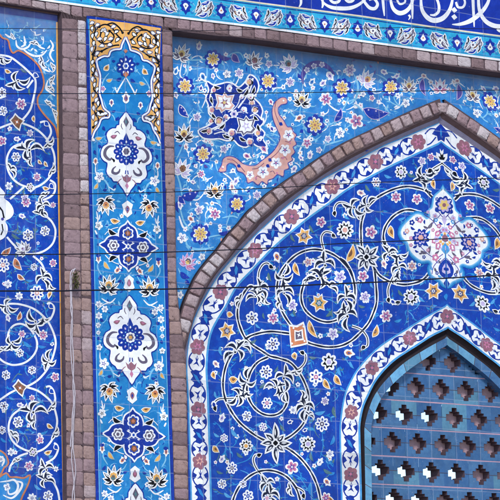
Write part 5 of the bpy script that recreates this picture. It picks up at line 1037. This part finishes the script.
            lat.raw([Vector((xc + hw, YG - .0030, zc - .0012)), Vector((x1, YG - .0030, zc - .0012)), Vector((x1, YG - .0030, zc + .0012)), Vector((xc + hw, YG - .0030, zc + .0012))], [[0, 1, 2, 3]], 'mortar')
            # back face of the lattice and, where the photograph shows brick, the infill behind the hole
            px = mirror_px((0, 0), 0, 0) if False else None
            openings.append((r, k, off, xc, zc, full))
    inf = Sheet('brick_infill', WIN, YG)
    OPEN = {(0, -1.0), (0, -2.0), (0, 0.0), (-2, -2.0), (-2, -1.0), (-2, 0.0), (-2, 1.0), (1, -1.5), (-3, -1.5), (-3, -.5), (-4, -1.0), (-4, 0.0), (-5, -.5), (-5, .5), (-6, 0.0)}
    for r, k, off, xc, zc, full in openings:
        x0, x1, z0, z1 = xc - dx / 2, xc + dx / 2, zc - dz / 2, zc + dz / 2
        if (r, k + off) in OPEN: continue
        yy = YG + .066
        inf.raw([Vector((x0 + .01, yy, z0 + .01)), Vector((x1 - .01, yy, z0 + .01)), Vector((x1 - .01, yy, z1 - .01)), Vector((x0 + .01, yy, z1 - .01)), Vector((x0 + .01, yy + .05, z0 + .01)), Vector((x1 - .01, yy + .05, z0 + .01)), Vector((x1 - .01, yy + .05, z1 - .01)), Vector((x0 + .01, yy + .05, z1 - .01))], [[0, 1, 2, 3], [7, 6, 5, 4], [0, 4, 5, 1], [1, 5, 6, 2], [2, 6, 7, 3], [3, 7, 4, 0]], 'infill')
build_window()
# ================================================================== frieze with the inscription
FRZ = Panel('inscription_frieze', 'tile frieze with white inscription on violet blue above a turquoise border', 'frieze', YF, (300, 40))
UP = [(-120, -47), (150, -12), (260, 3), (360, 16), (440, 28), (500, 36), (700, 61)]
LOW = [(-120, -26), (43, 0), (100, 8), (170, 16.5), (270, 28.5), (360, 41), (440, 52), (500, 60), (700, 84)]
def up(x): return lerp(UP, x)
def low(x): return lerp(LOW, x)
def build_frieze():
    P = FRZ
    f = P.part('inscription_field'); xs = list(range(-120, 701, 20))
    top = [(x, up(x) - 62) for x in xs]
    f.slab([(x, up(x)) for x in xs] + top[::-1], 'ink', YF, YF + .05)
    b = P.part('border'); b.slab([(x, low(x)) for x in xs] + [(x, up(x)) for x in xs][::-1], 'cyan', YF, YF + .05)
    b.ribbon([(x, low(x) - .2) for x in xs], 2.1, 'white', 3); b.ribbon([(x, low(x) - 3.0) for x in xs], .7, 'stripe', 2.6); b.ribbon([(x, up(x)) for x in xs], 1.6, 'cream', 3); b.ribbon([(x, up(x) + 2.2) for x in xs], .8, 'deepl', 2.6)
    big = [134 - 35 * 5, 134 - 35 * 4, 134 - 35 * 3, 134 - 35 * 2, 99, 134, 168.5, 204, 239, 273, 307.5, 340.5, 373, 406, 440, 473, 507, 541, 575]
    for k, x in enumerate(big):
        y = (up(x) + low(x)) / 2 + .4; sl = .14; c = (x, y)
        s = P.part('oval_medallion') if -20 < x < 520 else b
        def Q(pts, m=1): return [(x + u * m, y + v + u * m * sl) for u, v in pts]
        fl = 1 if k % 2 == 0 else -1
        for (u, v, a, l, m) in ((-4.5, -3, .9, 11, 'grey'), (4.6, 3, .9, 11, 'grey'), (-5.5, 3, 1.3, 8, 'black'), (5.8, -3, 1.3, 8, 'black'), (-1, -6, .3, 10, 'ink'), (1, 6, .3, 10, 'ink'), (-2.2, .4, .9, 8, 'brown'), (2.4, -.4, .9, 8, 'brown'), (-7.4, -1.4, 1.2, 7, 'grey'), (7.4, 1.4, 1.2, 7, 'grey')):
            pp = loc(Q([(u * fl, v)])[0], leafpts(l, l * .3, .12 * fl), a * fl if fl > 0 else math.pi - a); zz = 3.5 + R.random() * .3
            s.poly(grow(pp, .8), 'white', zz - .9); s.poly(pp, m, zz); s.poly(loc(Q([(u * fl, v)])[0], leafpts(l * .5, .7, .12 * fl), a * fl if fl > 0 else math.pi - a), 'white', zz + .5)
        s.poly(polar(c, 2.9, 5, .25), 'white', 4.4); s.poly(disc(c, 1.2, 8), 'grey', 5.1)
        for g in (-1, 1):
            stem(b, Q([(g * 9, -1), (g * 11.5, -4), (g * 13.5, -4.5)]), 1, 'pale', 1.3); stem(b, Q([(g * 9, 2), (g * 11.5, 5), (g * 13.5, 5)]), 1, 'pale', 1.3)
        x2 = x + 17.2; y2 = (up(x2) + low(x2)) / 2 + .4
        t = P.part('small_rosette') if -20 < x2 < 520 else b
        q = lambda pts: [(x2 + u, y2 + v + u * sl) for u, v in pts]
        t.poly(q([(0, -9), (1.8, -5.6), (4.6, -4.6), (4, -1.8), (6, 0), (4, 2), (4.6, 4.6), (1.8, 5.6), (0, 9), (-1.8, 5.6), (-4.6, 4.6), (-4, 2), (-6, 0), (-4, -1.8), (-4.6, -4.6), (-1.8, -5.6)]), 'ink', 2.8)
        t.poly(q([(0, -4.4), (1.4, -1.6), (2.8, .8), (1.6, 2.6), (0, 3.2), (-1.6, 2.6), (-2.8, .8), (-1.4, -1.6)] if k % 2 else [(0, 4.4), (1.4, 1.6), (2.8, -.8), (1.6, -2.6), (0, -3.2), (-1.6, -2.6), (-2.8, -.8), (-1.4, 1.6)]), 'white', 3.7); t.poly(disc((x2, y2), .9, 7), 'orange' if k % 3 else 'grey', 4.5)
        for g in (-1, 1): leaf(b, q([(g * 6.5, 5)])[0], 4.4, 1.8, .5 * g, 'turq', None, lay=1.6)
        for g in (-1, 1): leaf(b, q([(g * 6.5, -4.6)])[0], 4.0, 1.6, -.5 * g, 'turq', None, lay=1.6)
    # the inscription, stroke by stroke
    w = P.part('inscription')
    def st(pts, ws):
        q = spline(pts, k=8); n = len(q); w.c += 1
        tab = [(i / (len(ws) - 1), x) for i, x in enumerate(ws)]
        w.ribbon(q, [1.2 * lerp(tab, i / (n - 1)) for i in range(n)], 'white', 2.2 + (w.c % 6) * .22)
    st([(318, -6), (324, 3), (331, 7.2), (340, 8.4), (350, 8), (358, 5), (364.5, 0), (368, -5)], [.8, 1.6, 2.8, 3.4, 3.2, 2.6, 2, 1.4])
    st([(322, -2), (323, 4), (322, 8)], [1.6, 2.2, .8])
    st([(358, -6), (362, -2), (366, 4), (370, 8), (375, 8.4), (377.5, 4), (374, -1), (369, 0)], [1.6, 2, 2.4, 2.8, 2.8, 2.4, 2, 1.6])
    st([(329, -6), (330.4, 0), (334.5, 2.6), (339, 1), (339.5, -4), (336, -7)], [1.4, 2, 2.4, 2.4, 2, 1.4])
    st([(344, -10), (345, -2), (348.5, 1.6), (353, .4), (355, -5)], [1.4, 2.2, 2.4, 2.2, 1.4])
    st([(381, -20), (382.5, -4), (383.6, 8), (384.4, 16)], [2.6, 2.5, 2.1, .8])
    st([(390.6, -6), (391, 2), (393.5, 9), (399, 13), (405, 11.8), (410, 7), (412.5, 0), (412, -7), (407, -10)], [1.2, 2.2, 3, 3.8, 3.6, 3, 2.4, 2, 1.4])
    st([(397, 0), (400, 4), (405, 2), (404, -3), (399, -4), (397, 0)], [1.6, 1.8, 1.6, 1.4, 1.5, 1.6])
    st([(411, -20), (411.8, -3), (412.3, 9), (412.6, 19)], [2.6, 2.5, 2.1, .8])
    st([(408.6, 15), (410, 16.8), (408.5, 20)], [1.8, 1.5, .4])
    st([(422, -10), (421, 2), (422.6, 11), (428, 18), (435, 20.5), (443, 18), (449, 11), (452, 2), (453, -8)], [1.4, 2.2, 3, 3.8, 4.2, 4, 3, 2.2, 1.4])
    st([(430, 14.8), (434.5, 15), (438.5, 11.5), (438.8, 5), (436, -2), (431, -4)], [1, 2.2, 2.4, 2.2, 2, 1.4])
    st([(456, 2), (458, 7), (463, 7), (465, 2), (462, -3), (457, -2)], [1.8, 2, 2, 1.8, 1.6, 1.2])
    for c in ((454.3, 10), (454.3, 17)): w.poly([(c[0] - 3, c[1] - .6), (c[0] + .2, c[1] - 3), (c[0] + 3, c[1] + .4), (c[0] - .2, c[1] + 3)], 'white', 2.4)
    st([(452, 24.4), (460, 24.2), (470, 21), (479, 14.5), (485.5, 7), (489, -1), (489.5, -12)], [.6, 2.6, 3.8, 3.6, 3, 2.4, 1.6])
    st([(472.4, -20), (473, 0), (473.6, 14), (474.2, 27)], [2.6, 2.5, 2.2, .8])
    st([(478.6, -14), (478.5, 2), (480, 12), (485, 20.5), (492, 25), (500, 26.4), (509, 25), (518, 20), (523, 10)], [1.6, 2.4, 2.8, 3.4, 3.8, 3.6, 3.4, 2.8, 1.6])
    st([(497, 29), (500, 31), (503, 29.5)], [1.6, 2.4, 1]); 
    st([(536, -10), (536, 6), (532, 20), (524, 30)], [2.4, 2.6, 2.8, .8]); st([(300, -20), (300.5, -6), (301, 3), (299, 7)], [2.4, 2.3, 2, .8])
    st([(270, -20), (274, -9), (282, -4), (292, -4), (300, -8)], [1, 2, 3, 2.6, 1.4])
build_frieze()
# ================================================================== brickwork
def lab_sheet(name, label, cat, y, at):
    o = Sheet(name, None, y); o.label = (label, cat); return o
PIL = lab_sheet('brick_pilaster', 'worn mauve brick pilaster between the deep blue scroll panel and the narrow turquoise panel', 'pilaster', YF, None)
PIR = lab_sheet('brick_pilaster', 'slim brick pilaster right of the narrow turquoise panel, beside the foot of the arch', 'pilaster', YF, None)
COR = lab_sheet('brick_cornice', 'course of square grey bricks running below the turquoise frieze border', 'cornice', YF, None)
XLM = [(15, 61.6), (100, 62), (200, 63.2), (350, 65), (500, 66.6), (580, 67.6)]
XMM = [(15, 77.4), (100, 78), (200, 80.2), (350, 82), (500, 83.6), (580, 84.4)]
XPL = [(20, 172), (100, 173.6), (200, 175.2), (290, 176.5), (330, 182), (360, 186), (400, 187), (500, 188.6), (580, 190)]
def build_bricks():
    s = PIL
    ys = list(range(8, BOT + 1, 27))
    ys[-1] = BOT
    e = [(lerp(XLM, y), y) for y in ys] + [(lerp(XLT, y) - 1.1, y) for y in ys[::-1]]
    s.slab(e, 'mortar', YF + .004, YL + .03)
    y = 19.5
    while y < BOT - 4:
        h = R.uniform(12.2, 14.4)
        t0, t1 = y + .25, y + h - .25
        sh = lambda x, yy: yy + (x - 75) * lerp(SHT, yy) * .9
        xa, xb, xm = lerp(XLM, y + h / 2) + .4, lerp(XLT, y + h / 2) - 1.6, lerp(XMM, y + h / 2)
        hi = y < 205
        s.brick([(xa, sh(xa, t0)), (xm - .4, sh(xm, t0)), (xm - .4, sh(xm, t1)), (xa, sh(xa, t1))], R.choice(('b1', 'b1', 'b3') if hi else ('b1', 'b5', 'b5', 'b3')), YF + .004, h=.0035, ins=.9, jit=.35)
        d = R.uniform(-1, 1)
        s.brick([(xm + .3, sh(xm, t0 + d)), (xb, sh(xb, t0 + d)), (xb, sh(xb, t1 + d)), (xm + .3, sh(xm, t1 + d))], R.choice(('b4', 'b2', 'b4') if y < 190 else ('b5', 'b2', 'b5', 'b1')), YF + .004, h=.011 if hi else .006, ins=1.6, jit=.4)
        y += h
    s = PIR
    e = [(lerp(XRT, y) + 1.1, y) for y in ys] + [(lerp(XPL, y), y) for y in ys[::-1]]
    e = [(x, max(y, low(x) + 1)) for x, y in e]
    s.slab(e, 'mortar', YF + .004, YT + .03)
    y = 31
    while y < BOT - 4:
        h = R.uniform(11.5, 15.5)
        xa, xb = lerp(XRT, y + h / 2) + 1.7, lerp(XPL, y + h / 2) - .4
        sh = lambda x, yy: yy + (x - 178) * lerp(SHT, yy) * .9
        s.brick([(xa, sh(xa, y + .5)), (xb, sh(xb, y + .5)), (xb, sh(xb, y + h - .5)), (xa, sh(xa, y + h - .5))], R.choice(('b1', 'b2', 'b5', 'b3', 'b1') if y < 190 else ('b5', 'b5', 'b1', 'b3')), YF + .004, h=.005, ins=1.3, jit=.5)
        y += h
    # cornice
    s = COR
    xs = list(range(-120, 701, 10))
    def bot(x): return low(x) + (13.6 if x < 230 else 12.6)
    def edge_bot(x):
        if 62 <= x <= 86: return 20 + (x - 62) * .1
        if 86 < x < 161: return 17.2 + (x - 87) * .142 - 1.6
        if 161 <= x <= 172: return 31
        if x < 62: return low(x) + 9.5
        return bot(x)
    xs2 = sorted(set(xs + [61.9, 62.1, 86, 86.2, 160.9, 161.1, 172, 172.2]))
    s.slab([(x, low(x) + .9) for x in xs2] + [(x, max(low(x) + 2, edge_bot(x))) for x in xs2[::-1]], 'mortar', YF + .004, YS + .03)
    x = -110
    while x < 690:
        w = R.uniform(12, 14.6)
        a, b = x + .5, x + w - .5
        hgt = 11.6
        def bb(v):
            return min(low(v) + hgt, edge_bot(v) - .6) if not (62 < v < 86 or 161 < v < 172) else low(v) + hgt
        if bb(a) - low(a) > 3 and bb(b) - low(b) > 3:
            s.brick([(a, low(a) + 1.6), (b, low(b) + 1.6), (b, bb(b)), (a, bb(a))], R.choice(('b1', 'b1', 'b2', 'b3') if x < 340 else ('b2', 'b1', 'b4', 'b3')), YF + .004, h=.006, ins=.9, jit=.4)
        x += w
    # dark strip painting the shade under the cornice, above the left panel
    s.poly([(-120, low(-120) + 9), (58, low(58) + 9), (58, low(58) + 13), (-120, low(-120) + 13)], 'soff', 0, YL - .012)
build_bricks()
# ================================================================== build the collected meshes
for s in ALL:
    o = s.build()
    if o is not None and s.parent is None and hasattr(s, 'label'):
        o['label'], o['category'] = s.label
for s in ALL:
    if s.sub_of is not None and getattr(s, 'o', None) is not None: s.o.parent = s.sub_of.o
# ================================================================== the rest of the building, the ground
def box(name, mat, x0, x1, y0, y1, z0, z1):
    me = bpy.data.meshes.new(name); o = bpy.data.objects.new(name, me); COL.objects.link(o)
    v = [(x, y, z) for z in (z0, z1) for y in (y0, y1) for x in (x0, x1)]
    me.from_pydata(v, [], [(0, 1, 3, 2), (4, 6, 7, 5), (0, 4, 5, 1), (1, 5, 7, 3), (3, 7, 6, 2), (2, 6, 4, 0)]); me.materials.append(G[mat]); me.update(); return o
ZB = W(250, BOT, YF).z; ZT = W(300, up(300) - 61, YF).z
XL0 = W(-120, -30, YF).x; XR0 = W(700, 70, YF).x
wz = W(449, 340, YT).z
wx = MXT - W(366, 500, YT).x
o = box('dado_wall', 'wall', XL0 - 6, XR0 + 6, -.03, .6, 0, ZB + .03)
o['label'] = 'plain brick wall at the foot of the tiled facade'; o['category'] = 'wall'
o = box('upper_wall', 'wall', XL0 - 6, XR0 + 6, .012, .6, ZT - .02, ZT + 1.2); o['label'] = 'plain brick wall above the inscription frieze'; o['category'] = 'wall'
o = box('backing_wall', 'wall', XL0 - 6, MXT - wx - .02, .215, .6, ZB + .03, ZT - .02); o['label'] = 'brick wall carrying the tile panels left of the window'; o['category'] = 'wall'
o = box('backing_wall', 'wall', MXT + wx + .02, XR0 + 6, .215, .6, ZB + .03, ZT - .02); o['label'] = 'brick wall carrying the tile panels right of the window'; o['category'] = 'wall'
o = box('lintel_wall', 'wall', MXT - wx - .02, MXT + wx + .02, .215, .6, wz + .05, ZT - .02); o['label'] = 'brick wall above the pierced window'; o['category'] = 'wall'
rx = 2 * MXT - W(188, 450, YF).x
o = box('end_wall', 'wall', rx, XR0 + 6, .01, .2, ZB + .03, W(500, 74, YF).z - .3); o['label'] = 'plain brick wall right of the arch'; o['category'] = 'wall'
lx = 2 * LP.mx - W(62, 300, YF).x
o = box('end_wall', 'wall', XL0 - 6, lx, .01, .2, ZB + .03, W(-60, 0, YF).z - .25); o['label'] = 'plain brick wall left of the deep blue scroll panel'; o['category'] = 'wall'
me = bpy.data.meshes.new('ground'); o = bpy.data.objects.new('ground', me); COL.objects.link(o)
me.from_pydata([(-900, -900, 0), (900, -900, 0), (900, 900, 0), (-900, 900, 0)], [], [(0, 1, 2, 3)]); me.materials.append(G['paving']); o['kind'] = 'structure'
# ================================================================== cables
def tube(name, pts, r, mat, m=8, parent=None):
    v, f = [], []
    for i, p in enumerate(pts):
        a = pts[max(0, i - 1)]; b = pts[min(len(pts) - 1, i + 1)]; t = (b - a).normalized()
        u = t.cross(Vector((0, 1, 0)) if abs(t.y) < .9 else Vector((1, 0, 0))).normalized(); w = t.cross(u)
        for k in range(m): q = 2 * math.pi * k / m; v.append(p + (u * math.cos(q) + w * math.sin(q)) * r)
    for i in range(len(pts) - 1):
        for k in range(m): f.append((i * m + k, i * m + (k + 1) % m, (i + 1) * m + (k + 1) % m, (i + 1) * m + k))
    f += [tuple(range(m))[::-1], tuple((len(pts) - 1) * m + k for k in range(m))]
    me = bpy.data.meshes.new(name); me.from_pydata(v, [], f); me.materials.append(G[mat]); me.update()
    for p in me.polygons: p.use_smooth = True
    o = bpy.data.objects.new(name, me); COL.objects.link(o); o.parent = parent; return o
YC = -.9
for tab, r, lab in (([(-500, 28), (0, 28.5), (100, 30), (170, 31), (215, 30.4), (270, 29), (340, 28.5), (420, 27.6), (500, 29), (900, 33)], .0018, 'thin dark cable strung across the frieze border and the gold arabesque top'),
                    ([(-500, 94), (0, 93.7), (90, 93.6), (170, 93.5), (270, 93), (340, 92), (400, 91.2), (500, 90), (900, 85)], .0023, 'dark cable strung just above the tip of the brick arch'),
                    ([(-500, 198), (0, 194.8), (80, 194), (170, 192), (270, 188), (340, 184), (430, 180.4), (500, 178), (900, 163)], .0023, 'dark cable strung just above the white medallion of the arched field'),
                    ([(-500, 257), (0, 254.6), (80, 254), (170, 252), (270, 248), (340, 243.6), (400, 241), (500, 236), (900, 217)], .0029, 'dark cable strung across the middle of the white medallion in the arched field'),
                    ([(-500, 290), (0, 291), (80, 290.4), (170, 289), (270, 286.6), (340, 283.6), (400, 281), (500, 275), (900, 252)], .0040, 'thickest dark cable, lowest of those strung across the facade')):
    pts = [W(p[0], p[1], YC) for p in spline(tab, k=8)]
    o = tube('cable', pts, r, 'rubber'); o['label'] = lab; o['category'] = 'cable'; o['group'] = 'cables strung across the facade'
# pale plastic strands hanging down the pilaster
hang = thing('hanging_strand', 'pale plastic strands hanging down the brick pilaster from a gap in its bricks', 'cord', W(72, 268, -.02)); WORLD[hang] = W(72, 268, -.02).copy()
for k, (q, r) in enumerate((([(75.5, 269), (71, 272), (70.2, 284), (70.6, 300), (71, 312), (72.4, 320), (72, 335), (73, 352), (73.6, 368), (73, 384), (73.6, 400), (72.6, 420), (71, 440), (70.4, 447)], .0034), ([(75, 268.4), (72, 276), (71.6, 296), (72.2, 314), (70.8, 330), (71, 350), (72, 368), (74.6, 388), (74.8, 402), (73.8, 420), (73, 446), (74, 456), (75.6, 470), (74, 484), (72.4, 496), (73, 520), (72, 550)], .003), ([(73.5, 405), (72, 418), (72.4, 440), (71.6, 460), (73.6, 480), (74.4, 500), (74, 530)], .003))):
    pts = [W(p[0] + R.uniform(-.2, .2), p[1], -.022 - .004 * k) - WORLD[hang] for p in spline(q, k=6)]
    tube('strand', pts, r, 'plastic', parent=hang)
weed = thing('weed_tuft', 'small olive weed growing from a gap in the brick pilaster', 'plant', W(76, 271, -.01)); WORLD[weed] = W(76, 271, -.01).copy()
v, f = [], []
for k in range(70):
    x, y = R.gauss(76, 1.5), R.uniform(270, 286)
    a = R.uniform(.6, 2.6); l = R.uniform(2, 4.5); p = [W(x, y, -.02 - R.uniform(0, .03)), W(x + l * math.cos(a) * .4 - .5, y + l * math.sin(a), -.02 - R.uniform(0, .05)), W(x + l * math.cos(a) * .4 + .6, y + l * math.sin(a) * .8, -.02 - R.uniform(0, .05)), W(x + l * math.cos(a) * .9, y + l * 1.2 * math.sin(a), -.025)]
    b = len(v); v += [q - WORLD[weed] for q in p]; f += [(b, b + 1, b + 3, b + 2)]
me = bpy.data.meshes.new('foliage'); me.from_pydata(v, [], f); me.materials.append(G['weed']); o = bpy.data.objects.new('foliage', me); COL.objects.link(o); o.parent = weed
# ================================================================== light
SUN_DIR = Vector((-.38, -.62, .69)).normalized()   # from the facade towards the sun
SC.world = bpy.data.worlds.new("World"); SC.world.use_nodes = True; t = SC.world.node_tree
sky = t.nodes.new('ShaderNodeTexSky'); sky.sky_type = 'NISHITA'; sky.sun_disc = False
sky.sun_elevation = math.asin(SUN_DIR.z); sky.sun_rotation = math.atan2(SUN_DIR.x, SUN_DIR.y); sky.altitude = 1500; sky.dust_density = 1.5
t.links.new(sky.outputs[0], t.nodes['Background'].inputs[0]); t.nodes['Background'].inputs[1].default_value = .12
sd = bpy.data.lights.new('sun', 'SUN'); so = bpy.data.objects.new('sun', sd); COL.objects.link(so)
sd.energy = 1.5; sd.angle = math.radians(10); sd.color = (1, .96, .9)
so.rotation_euler = SUN_DIR.to_track_quat('Z', 'Y').to_euler(); so.location = (-5, -8, 12)
vs = SC.view_settings; vs.view_transform = 'Standard'; vs.look = 'None'; vs.gamma = 1; vs.use_curve_mapping = False; vs.exposure = 0.83
SC.cycles.max_bounces = 6
